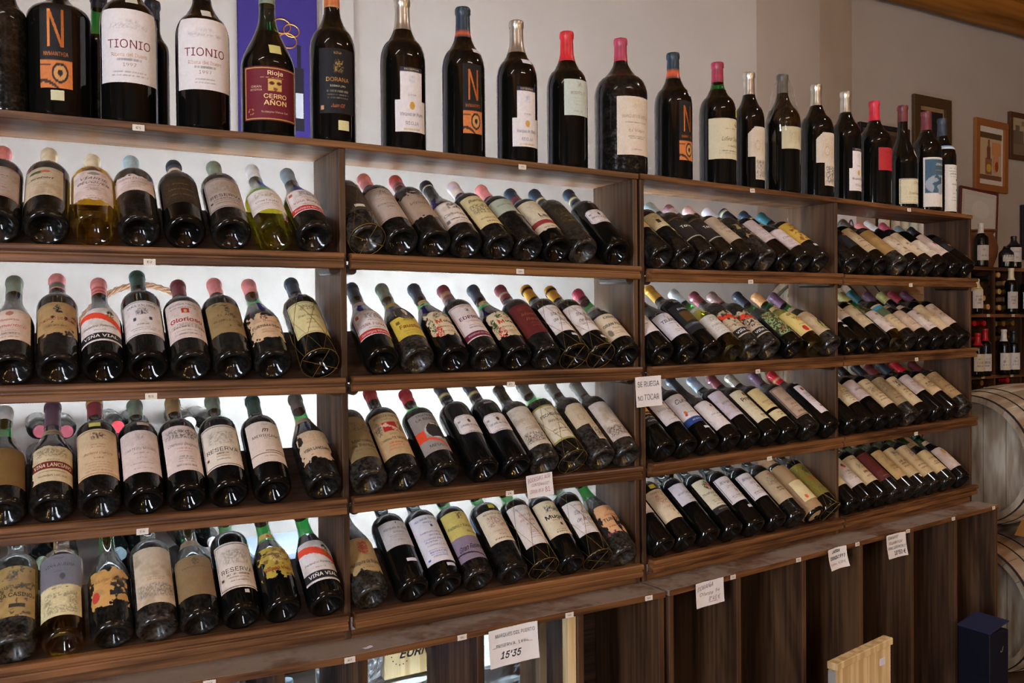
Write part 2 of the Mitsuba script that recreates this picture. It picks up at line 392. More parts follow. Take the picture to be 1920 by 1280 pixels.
# ------------------------------------------------------------------ the counter below
CT = [(-0.0955, -0.6885), (-0.0970, -0.690), (-0.0970, -0.7020), (-0.0955, -0.7035), (0.195, -0.7035), (0.195, -0.6885)]
cntA = tag(key('counter'), 'dusty brown wooden counter under the left display shelf, open compartments below', 'counter')
cntB = tag(key('counter'), 'dusty brown wooden counter under the right display shelf, row of tall dark compartments', 'counter')
put('worktop', sweep(CT, [(0, -0.95, 0), (*mitre(0, 1, (0, 0)), 0), (1, 0.8340, 0)]), 'wood_dusty', cntA)
put('worktop', sweep(CT, [(2, 0.0015, 0), (2, 0.896, 0), (3, W3 + 0.022, 0)]), 'wood_dusty', cntB)
LIP = [(-0.0985, -0.6890), (-0.0985, -0.7030), (-0.0972, -0.7038), (-0.0972, -0.6886)]
put('edging', sweep(LIP, [(0, -0.95, 0), (*mitre(0, 1, (0, 0)), 0), (1, 0.8338, 0)]), 'wood_h', cntA)
put('edging', sweep(LIP, [(2, 0.0017, 0), (2, 0.896, 0), (3, W3 + 0.0218, 0)]), 'wood_h', cntB)
for b, cab, ss in ((0, cntA, (-0.62, -0.30, -0.165)), (1, cntA, (0.0, 0.283, 0.561, 0.815)), (2, cntB, (0.002, 0.271, 0.569, 0.867)), (3, cntB, (0.273, 0.564, 0.864))):
    for s in ss:
        t = 0.018
        put('divider', bbox(b, s, s + t, -0.094, 0.19, ZF, -0.7038), 'wood_v', cab)
put('back_panel', sweep([(0.192, ZF), (0.192, -0.704), (0.20, -0.704), (0.20, ZF)], [(2, 0.002, 0), (2, 0.896, 0), (3, W3 + 0.018, 0)]), 'wood_dark', cntB)
put('back_panel', bbox(1, 0.585, 0.83, 0.192, 0.20, ZF, -0.704), 'wood_dark', cntA)
# ------------------------------------------------------------------ bottles
GLASS = {'c': 'glass_clean', 'd': 'glass_dusty', 't': 'glass_thick_dust', 'y': 'glass_yellow', 'a': 'glass_amber'}
CAP = {'pk': (226, 138, 134), 'rd': (186, 50, 58), 'wh': (228, 228, 226), 'bk': (30, 34, 42), 'gb': (112, 128, 134), 'gg': (118, 132, 112), 'gn': (24, 66, 58), 'wn': (104, 40, 46),
       'lb': (168, 194, 200), 'iv': (228, 216, 180), 'pu': (88, 58, 78), 'or': (206, 150, 96), 'db': (34, 50, 64), 'pw': (214, 196, 198), 'gd': (206, 160, 70), 'sv': (206, 200, 186),
       'tl': (36, 84, 92), 'yl': (170, 160, 96), 'cr': (188, 28, 44), 'dg': (88, 84, 76), 'bg': (150, 118, 76), 'mr': (138, 40, 56), 'nv': (38, 48, 60)}
W, P, C, K, G, TN, D, Y = (228, 220, 216), (224, 206, 198), (216, 198, 162), (200, 182, 152), (180, 166, 154), (178, 146, 98), (124, 100, 64), (208, 184, 82)
BK, RD, BR, GY, NV, GDC = (34, 30, 30), (178, 44, 40), (110, 74, 50), (130, 122, 118), (36, 50, 110), (170, 130, 60)

_txt = {}
def text_polys(s, bold):
    k = (s, bold)
    if k not in _txt:
        m = meshkit.text_mesh(s, 1.0, 0.02, bold)
        v, f = np.array(m.vertices), np.array(m.faces)
        b0, b1 = v[:, :2].min(0), v[:, :2].max(0)
        keep = (v[f][:, :, 2].min(1) > 0.01)          # the printed face only
        f = f[keep]; ids, inv = np.unique(f, return_inverse=True)
        v = v[ids] - [(b0[0] + b1[0]) / 2, 0, 0]; f = inv.reshape(-1, 3)
        _txt[k] = (v[:, :2], f, b1[0] - b0[0])
    return _txt[k]

def subdiv(v, f, edge):
    while True:
        e = np.linalg.norm(v[f] - v[f][:, [1, 2, 0]], axis=2).max()
        if e <= edge or len(f) > 4000: return v, f
        v, f = trimesh.remesh.subdivide(v, f)

def text_flat(s, width, height, style=''):
    """lettering in the plane, centred on the origin: (points in metres, faces)"""
    v, f, w = text_polys(s, 'b' in style)
    v = v.copy()
    v[:, 0] *= width / w; v[:, 1] = (v[:, 1] - 0.5) * height
    if 'i' in style: v[:, 0] += v[:, 1] * 0.35
    if 'r' in style: v[:, 1] += 0.10 * v[:, 0]
    if 'a' in style: v[:, 1] -= (v[:, 0] / max(width, 1e-6)) ** 2 * height * 1.6
    return v, f

def paint(spec, nu, nv, seed):
    paper, items = spec['p'], spec['i']
    u, v = np.linspace(-1, 1, nu), np.linspace(0, 1, nv)
    U, V = np.meshgrid(u, v)
    wm, hm = spec['wm'] / 2, spec['hm']
    X = np.stack([U * wm * 100, V * hm * 100, np.full_like(U, seed * 3.7)], -1)       # in centimetres
    col = np.tile(np.array(paper, float), (nv, nu, 1))
    age = spec.get('a', 0.35)
    st = meshkit.fbm(X * 0.55, 3, seed); fine = meshkit.fbm(X * 3.0, 2, seed + 5)
    col *= (1 + 0.10 * (fine - 0.5))[..., None]
    col = col * (1 - age * 0.55 * np.clip((st - 0.48) * 4, 0, 1)[..., None]) + np.array((120, 88, 52)) * (age * 0.55 * np.clip((st - 0.48) * 4, 0, 1))[..., None]
    mask = np.ones_like(U, bool)
    for it in items:
        k = it[0]
        if k == 'b':                                                   # band or rectangle
            u0, u1 = (it[4], it[5]) if len(it) > 4 else (-2, 2)
            m = (V >= it[1]) & (V <= it[2]) & (U >= u0) & (U <= u1)
            col[m] = np.array(it[3]) * (0.92 + 0.16 * fine[m][:, None])
        elif k == 'd':                                                 # diagonal curved band
            c = it[1] - 0.16 * U - 0.10 * U * U
            m = np.abs(V - c) < it[2]; col[m] = it[3]
        elif k == 'e':
            m = ((U - it[1]) / it[3]) ** 2 + ((V - it[2]) / it[4]) ** 2 < 1; col[m] = it[5]
        elif k == 'o':
            d = ((U - it[1]) / it[3]) ** 2 + ((V - it[2]) / it[4]) ** 2; m = (d < 1) & (d > it[6] if len(it) > 6 else d > 0.7); col[m] = it[5]
        elif k == 's':                                                 # engraving: hatched drawing
            m = (U > it[1]) & (U < it[2]) & (V > it[3]) & (V < it[4])
            n1 = meshkit.fbm(X * [4.5, 4.0, 1], 2, seed + 11); n2 = meshkit.noise(X * [14, 6, 1], seed + 12)
            s = np.clip((n1 - 0.42) * 5, 0, 1) * (0.45 + 0.55 * n2) * (it[6] if len(it) > 6 else 0.75)
            edge = np.clip(np.minimum.reduce([U - it[1], it[2] - U, (V - it[3]) * 3, (it[4] - V) * 3]) * 6 + 0.2, 0, 1)
            s = (s * edge * m)[..., None]; col = col * (1 - s) + np.array(it[5]) * s
        elif k == 'l':                                                 # rows of illegibly small print
            c, w = it[2], it[3] if len(it) > 3 else 0.6
            for q, vv in enumerate(it[1]):
                m = (np.abs(V - vv) < 0.62 / nv) & (np.abs(U) < w * (0.75 + 0.25 * math.sin(7 * vv + seed)))
                s = (m * np.clip((meshkit.noise(X * [9, 0.01, 1] + [0, vv * 40, 0], seed + 31) - 0.25) * 2.2, 0, 0.75))[..., None]
                col = col * (1 - s) + np.array(c) * s
        elif k == 'f':                                                 # frame line
            m = (np.abs(np.abs(U) - 0.93) < 0.7 / nu * 2) & (V > 0.035) & (V < 0.965) | ((np.abs(V - 0.965) < 0.6 / nv) | (np.abs(V - 0.035) < 0.6 / nv)) & (np.abs(U) < 0.95)
            col[m] = it[1]
        elif k == 'k':                                                 # holes and blots
            n1 = meshkit.fbm(X * it[3], 3, seed + 21)
            m = (n1 > it[2]) & (((U - it[4]) / it[6]) ** 2 + ((V - it[5]) / it[7]) ** 2 < 1); col[m] = it[1]
        elif k == 'x':                                                 # torn edges
            n1 = meshkit.fbm(X * [0.9, 0.9, 1], 3, seed + 41); sides = it[2] if len(it) > 2 else 'bl'
            for sd, e in (('b', V * hm), ('t', (1 - V) * hm), ('l', (U + 1) * wm), ('r', (1 - U) * wm)):
                if sd in sides: mask &= e > it[1] * 2.2 * np.clip(n1 - 0.38, 0, 1)
        elif k == 'c':                                                 # cut corners
            q = it[1]; dx = (1 - np.abs(U)) * wm; dt, db = (1 - V) * hm, V * hm
            mask &= (dx + dt > q) & (dx + db > q)
        elif k == 'm':                                                 # narrower upper strip
            mask &= (V < it[1]) | (np.abs(U - 0.0) < it[2])
        elif k == 'n':                                                 # narrower lower strip
            mask &= (V > it[1]) | ((U > it[2]) & (U < it[3]))
        elif k == 'v':                                                 # irregular scraps left of a torn-off label
            mask &= (meshkit.fbm(X * 1.3, 3, seed + 51) > it[1])
        elif k == 'g':                                                 # rose or leaf dabs
            m = (meshkit.noise(X * 5, seed + 61) > 0.45) & (((U - it[1]) / it[3]) ** 2 + ((V - it[2]) / it[4]) ** 2 < 1); col[m] = it[5]
    return np.clip(lin(np.clip(col, 0, 255)), 0, 1), mask

def profile(kind, r, L, capped=False):
    """(bottom, side, lip) polylines of the glass; each is smooth in itself"""
    rn = 0.0146 if L < 0.335 else 0.0166
    lr = 0.0008 if capped else 0.0020
    bottom = [(0.0, 0.026), (r * 0.22, 0.0245), (r * 0.42, 0.0175), (r * 0.60, 0.0075), (r * 0.72, 0.0018), (r * 0.80, 0.0), (r * 0.90, 0.0012), (r * 0.97, 0.0055), (r, 0.012)]
    if kind == 'U':
        hb, hs = L * 0.44, L * 0.34
        t = np.linspace(0, 1, 15)[1:]
        sh = [(rn + 0.0008 + (r - rn - 0.0008) * 0.5 * (1 + math.cos(math.pi * a ** 0.88)), hb + hs * a) for a in t]
    else:
        hs = 0.040 if L < 0.335 else 0.075 * L / 0.36
        hb = (L * 0.625) if L < 0.335 else L * 0.585
        sh = []
        re, ze = rn + 0.32 * (r - rn), hb + hs * 0.66
        for a in np.linspace(0, 1, 9)[1:]:
            sh.append((re + (r - re) * math.cos(a * math.pi / 2.45) if a < 1 else re + (r - re) * math.cos(math.pi / 2.45), hb + (ze - hb) * math.sin(a * math.pi / 2.45) / math.sin(math.pi / 2.45)))
        r1 = sh[-1][0]
        for a in np.linspace(0, 1, 7)[1:]:
            sh.append((rn + 0.0008 + (r1 - rn - 0.0008) * (1 - a) ** 2, ze + (hs * 1.35 - (ze - hb)) * a))
    side = [(r, 0.012), (r, hb * 0.5), (r, hb)] + sh + [(rn, L - 0.016)]
    lip = [(rn, L - 0.016), (rn + lr, L - 0.0145), (rn + lr + 0.0001, L - 0.005), (rn + lr * 0.7, L - 0.0015)]
    top = [(rn + lr * 0.7, L - 0.0015), (rn - 0.0008, L), (0.0, L)]
    return bottom, side, lip, top, hb

def lathe(chains, seg):
    th = np.arange(seg) * 2 * np.pi / seg; c, s = np.cos(th), np.sin(th); vs, fs, n = [], [], 0
    for ch in chains:
        ch = np.array(ch); m = len(ch)
        v = np.stack([ch[:, 0:1] * s, ch[:, 0:1] * c, np.broadcast_to(ch[:, 1:2], (m, seg))], -1).reshape(-1, 3)
        i, j = np.meshgrid(np.arange(m - 1), np.arange(seg), indexing='ij')
        q = np.stack([i * seg + j, (i + 1) * seg + j, (i + 1) * seg + (j + 1) % seg, i * seg + (j + 1) % seg], -1).reshape(-1, 4)
        f = np.vstack([q[:, [0, 1, 2]], q[:, [0, 2, 3]]])
        bad = (np.linalg.norm(v[f[:, 0]] - v[f[:, 1]], axis=1) < 1e-9) | (np.linalg.norm(v[f[:, 1]] - v[f[:, 2]], axis=1) < 1e-9) | (np.linalg.norm(v[f[:, 2]] - v[f[:, 0]], axis=1) < 1e-9)
        vs.append(v); fs.append(f[~bad] + n); n += len(v)
    v, f = np.vstack(vs), np.vstack(fs)
    return v, f

class Frame:
    """local (right, front, along the axis) -> room"""
    def __init__(self, o, ex, nf, a): self.o, self.M = np.asarray(o, float), np.array([ex, nf, a], float)
    def __call__(self, v): return self.o + np.asarray(v) @ self.M

def curved(fr, rof, off, phi0, z0, x, z):
    """points wrapped on the bottle: x in metres along the girth (centred at phi0), z along the axis"""
    zz = z0 + z; r = rof(zz); ph = phi0 + x / np.maximum(r, 0.012)
    return fr(np.stack([(r + off) * np.sin(ph), (r + off) * np.cos(ph), zz], -1))

def grid_faces(nu, nv, mask=None):
    i, j = np.meshgrid(np.arange(nv - 1), np.arange(nu - 1), indexing='ij')
    q = np.stack([i * nu + j, i * nu + j + 1, (i + 1) * nu + j + 1, (i + 1) * nu + j], -1).reshape(-1, 4)
    if mask is not None: q = q[mask.reshape(-1)[q].all(1)]
    return np.vstack([q[:, [0, 1, 2]], q[:, [0, 2, 3]]])

def compact(v, f, c):
    ids, inv = np.unique(f, return_inverse=True)
    return v[ids], inv.reshape(-1, 3), c[ids]

def make_bottle(root, fr, kind, glass, cap, r, L, label=None, extras=(), res=(64, 56), seg=40, seed=1, phi0=0.0):
    bottom, side, lip, top, hb = profile(kind, r, L)
    pr = np.array(bottom[-1:] + side[1:] + lip[1:]); rof = lambda z: np.interp(z, pr[:, 1], pr[:, 0])
    g = glass[0]; body = GLASS[g]; capl = cap[1] if cap and len(cap) > 1 else 0.056
    if 'g' in glass or g in 'ya':
        zs = (hb + (0.022 if L < 0.335 else 0.078 * L / 0.36) if kind != 'U' else L * 0.66) - (0.008 if 'h' in glass else 0)
        if g in 'ya': zs = hb + (0.028 if kind != 'U' else 0.07)
        low = [p for p in side if p[1] < zs] + [(float(rof(zs)), zs)]
        high = [(float(rof(zs)), zs)] + [p for p in side if p[1] > zs]
        if g in 'ya':
            v, f = lathe([bottom, low], seg); put('glass', (fr(v), f), body, root, True)
            v, f = lathe([high, lip], seg); put('neck', (fr(v), f), 'glass_green' if kind == 'U' else body, root, True)
        else:
            v, f = lathe([bottom, low, [low[-1], (0.0, zs)]], seg); put('glass', (fr(v), f), body, root, True)
            v, f = lathe([high, lip], seg); put('neck', (fr(v), f), 'glass_green', root, True)
    else:
        v, f = lathe([bottom, side, lip, top], seg); put('glass', (fr(v), f), body, root, True)
    if cap:
        z0 = L - capl; o = 0.0006
        ch = [(float(rof(z0)) + o, z0)] + [(x + o, z) for x, z in side if z > z0 + 1e-4] + [(x + o, z) for x, z in lip[1:]]
        ch = [(x, z) for x, z in ch]
        zz = np.linspace(z0, ch[-len(lip)][1], 7)
        ch = [(float(rof(z)) + o, float(z)) for z in zz] + ch[-len(lip) + 1:]
        ch2 = [(ch[-1][0], ch[-1][1]), (ch[-1][0] * 0.95, L + o)]
        ch3 = [(ch[-1][0] * 0.95, L + o), (ch[-1][0] * 0.5, L + o * 1.2), (0, L + o * 1.2)]
        v, f = lathe([[(float(rof(z0)), z0), ch[0]], ch, ch2, ch3], max(18, seg // 2))
        base = np.array(CAP[cap[0]], float); col = np.tile(base, (len(v), 1))
        for (a, b, cc) in (cap[2] if len(cap) > 2 else ()):
            m = (v[:, 2] > z0 + a) & (v[:, 2] < z0 + b); col[m] = cc
        n = meshkit.fbm(v * [90, 90, 60] + seed, 2, seed); col = col * (0.86 + 0.28 * n[:, None])
        put('capsule', (fr(v), f), 'foil_metal' if cap[0] in ('gd', 'sv') else 'foil', root, True, color=lin(np.clip(col, 0, 255)))
    else:
        if 'g' in glass or g in 'ya':
            v, f = lathe([[(0.0085, L - 0.035), (0.0092, L - 0.001), (0.0, L - 0.001)]], 16); put('cork', (fr(v), f), 'cork', root, True)
    labs = label if isinstance(label, list) else ([label] if label else [])
    for q, lb in enumerate(labs):
        paper, z0, z1, hw, items = lb[:5]
        opt = lb[5] if len(lb) > 5 else {}
        z0, z1 = z0 / 1000, z1 / 1000; phi = phi0 + math.radians(opt.get('phi', 0)); hwr = math.radians(hw)
        small = (z1 - z0) < 0.035
        nu, nv = (res[0], res[1]) if not small else (res[0] // 2, 10)
        spec = dict(p=paper, i=[t for t in items if t[0] != 't'], wm=2 * hwr * r, hm=z1 - z0, a=opt.get('a', 0.35))
        c, mask = paint(spec, nu, nv, seed + 17 * q)
        U, Z = np.meshgrid(np.linspace(-1, 1, nu), np.linspace(z0, z1, nv)); R = rof(Z) + 0.00035
        ph = phi + U * hwr
        v = fr(np.stack([R * np.sin(ph), R * np.cos(ph), Z], -1).reshape(-1, 3)); f = grid_faces(nu, nv, mask)
        v, f, c = compact(v, f, c.reshape(-1, 3))
        kk = put('neck_label' if small and q else 'label', (v, f), 'paper', root, True, color=c)
        inks = {}
        for t in items:
            if t[0] != 't': continue
            _, s, u, vv, wu, hmm, cc = t[:7]; stl = t[7] if len(t) > 7 else ''
            tv, tf = text_flat(s, wu * hwr * r, hmm / 1000, stl)
            tv, tf = subdiv(tv, tf, 0.0075)
            pts = curved(fr, rof, 0.00065, phi, 0.0, tv[:, 0] + u * hwr * r, tv[:, 1] + z0 + vv * (z1 - z0))
            inks.setdefault((cc, 'gilt' if 'G' in stl else 'print'), []).append((pts, tf))
        for (cc, mat), ms in inks.items():
            solid('lettering', join(ms), cc, mat, kk)
    for ex in extras:
        if ex[0] == 'st':                                              # price sticker: z, phi, width, height (mm), colour
            _, z, ph, w, h, cc = ex[:6]
            U, Z = np.meshgrid(np.linspace(-w / 2000, w / 2000, 9), np.linspace(-h / 2000, h / 2000, 5))
            v = curved(fr, rof, 0.0008, phi0 + math.radians(ph), z / 1000, U.ravel(), Z.ravel())
            solid('price_sticker', (v, grid_faces(9, 5)), cc, 'paper', root)
        elif ex[0] == 'net':                                           # gilt wire netting
            ms = []
            rr = r + 0.0012
            for k in range(6):
                a0 = k * math.pi / 3; zz = np.linspace(0.004, hb + 0.02, 24)
                for sg in (1, -1):
                    a = a0 + sg * zz * 9; R = rof(zz) + 0.001
                    ms.append(tube(fr(np.stack([R * np.sin(a), R * np.cos(a), zz], -1)), 0.00045, 4))
            a = np.linspace(0, 2 * np.pi, 33); ms.append(tube(fr(np.stack([rr * np.sin(a), rr * np.cos(a), 0 * a + 0.004], -1)), 0.0007, 5))
            for a in (0.3, 1.87):
                t = np.linspace(-1, 1, 5); ms.append(tube(fr(np.stack([rr * t * math.sin(a), rr * t * math.cos(a), 0 * t - 0.0008], -1)), 0.0007, 5))
            solid('wire_netting', join(ms), (170, 136, 66), 'gilt', root, True)
    return rof, hb

def t(s, v, w=1.3, h=6, c=BK, st='', u=0.0): return ('t', s, u, v, w, h, c, st)
def l(*vs, c=GY, w=0.6): return ('l', vs, c, w)

# each lying bottle: (look, kind, glass, capsule, label or labels, extras)
def resv(p, **o):
    return (p, 50, 172, 66, [('f', (96, 84, 70)), ('s', -.62, .66, .52, .86, (120, 108, 84), .6), t('RESERVA', .40, 1.5, 11, (58, 48, 40)), l(.30, .24, c=(110, 90, 70)), l(.16, c=(70, 60, 50)), ('b', .20, .27, (70, 52, 44), -.82, -.68)], o)
def pomal(**o):
    return (W, 55, 150, 66, [('f', (176, 70, 60)), ('s', -.35, .75, .62, .88, (70, 70, 74), .9), ('b', .72, .84, (196, 96, 86), -.8, -.62), t('RIOJA', .56, .45, 4, (176, 60, 50)), t('VIÑA POMAL', .40, 1.45, 8, (150, 36, 30)), t('RESERVA', .27, .6, 3.5, (176, 90, 80)), ('b', .03, .20, (186, 52, 44)), t('Bodegas Bilbainas', .115, 1.6, 7.5, W)], o)
def albina(**o):
    return (W, 98, 160, 52, [('c', .008), ('f', (120, 110, 110)), t('RIOJA', .84, .4, 3, (90, 70, 60)), ('e', 0, .66, .11, .10, (96, 60, 40)), t('GRAN ALBINA', .42, 1.5, 6.5, (44, 40, 44)), l(.26, .18, c=(150, 80, 70)), t('RESERVA', .08, .7, 3.2, (60, 52, 50)), ('b', .62, .72, (150, 144, 140), -.8, -.62)], o)
def riscal(p=G, **o):
    return (p, 40, 178, 62, [('s', -.9, .95, .08, .34, (62, 58, 56), .95), ('s', -.6, .7, .5, .9, (176, 150, 110), .4), l(.42, .46, c=(150, 120, 90)), ('o', .25, .62, .16, .07, (190, 166, 120)), ('o', -.35, .62, .16, .07, (190, 166, 120))], dict(a=.5, **o))
def riscal8(p=K, **o):
    return (p, 40, 178, 62, [('c', .012), ('n', .40, -.15, 1.1), ('s', -.1, .95, .04, .36, (56, 54, 54), .95), ('s', -.6, .7, .55, .9, (170, 140, 100), .4), ('o', -.3, .62, .2, .09, (180, 150, 110))], dict(a=.3, **o))
def vial(worn=0, **o):
    it = [('d', .70, .085, (232, 76, 46)), ('g', .45, .74, .16, .14, (52, 62, 40)), ('g', .45, .66, .12, .10, (170, 120, 40)), t('Federico Paternina', .42, 1.5, 6, (84, 72, 66), 'i'), t('RIOJA', .31, .5, 3, (90, 80, 76)), ('b', .05, .235, (30, 30, 32)), t('VIÑA VIAL', .142, 1.45, 9, W, 'b')]
    if worn: it += [('k', (66, 56, 50), .56, 1.2, -.4, .75, .8, .4), ('x', .012, 'tl')]
    return (W if not worn else K, 42, 158, 66, it, o)
def sta(**o):
    return (W, 62, 170, 62, [t('Sta Rosa', .66, 1.0, 12, (70, 58, 50), 'i'), t('de la Paz', .44, 1.15, 12, (70, 58, 50), 'i'), l(.28, .22, c=(150, 130, 120)), l(.88, c=(170, 150, 140))], o)
def monsle():
    return (C, 45, 150, 66, [('x', .014, 'btl'), t('M', .56, .30, 12, (170, 60, 30), 'b', -.28), t('onsle', .56, .7, 9, (40, 34, 30), 'b', .3), ('b', .48, .66, (200, 110, 60), -.48, -.42), ('g', -.55, .2, .24, .2, (190, 36, 34)), ('g', -.72, .48, .16, .26, (66, 76, 44)), ('g', -.25, .78, .2, .08, (54, 60, 40)), ('g', .3, .82, .2, .08, (54, 60, 40)), t('Reserva', .36, .8, 5, (90, 70, 50), 'i'), l(.2, c=BR)], dict(a=.5))
def tan_neck(c=(172, 146, 104), a=205, b=222):
    return (c, a, b, 70, [l(.5, c=BR)], dict(a=.4))
def chateau(p=P, sk=(118, 104, 92), **o):
    return (p, 48, 172, 64, [('s', -.75, .8, .62, .88, sk, .8), t('Chateau', .5, .8, 6, (110, 84, 70), 'i'), l(.40, .33, c=(176, 120, 104)), l(.24, .18, .12, c=(150, 130, 120))], o)
def horse(p=G, dark=(92, 66, 44), **o):
    return (p, 48, 178, 66, [('f', (160, 130, 100)), ('s', -.3, .35, .76, .93, dark, 1.2), l(.66, .60, c=(176, 120, 90)), t('Robert Garcia', .47, 1.2, 7, (150, 104, 76), 'i'), t('1968', .36, .4, 4, (90, 60, 50)), l(.27, .22, .16, .10, c=(176, 140, 116))], o)
def plain(p, z0=50, z1=165, *items, hw=62, **o):
    return (p, z0, z1, hw, list(items) or [('s', -.5, .5, .6, .85, (130, 110, 90), .55), l(.45, .38, .30, .2, .14, c=(150, 124, 100))], o)
def nm(p, name, c=BK, h=8, st='', z0=55, z1=160, v=.62, w=1.4, extra=(), **o):
    return (p, z0, z1, o.pop('hw', 62), [t(name, v, w, h, c, st), l(v - .16, v - .24, c=(150, 130, 120)), l(.16, .10, c=(160, 140, 128))] + list(extra), o)

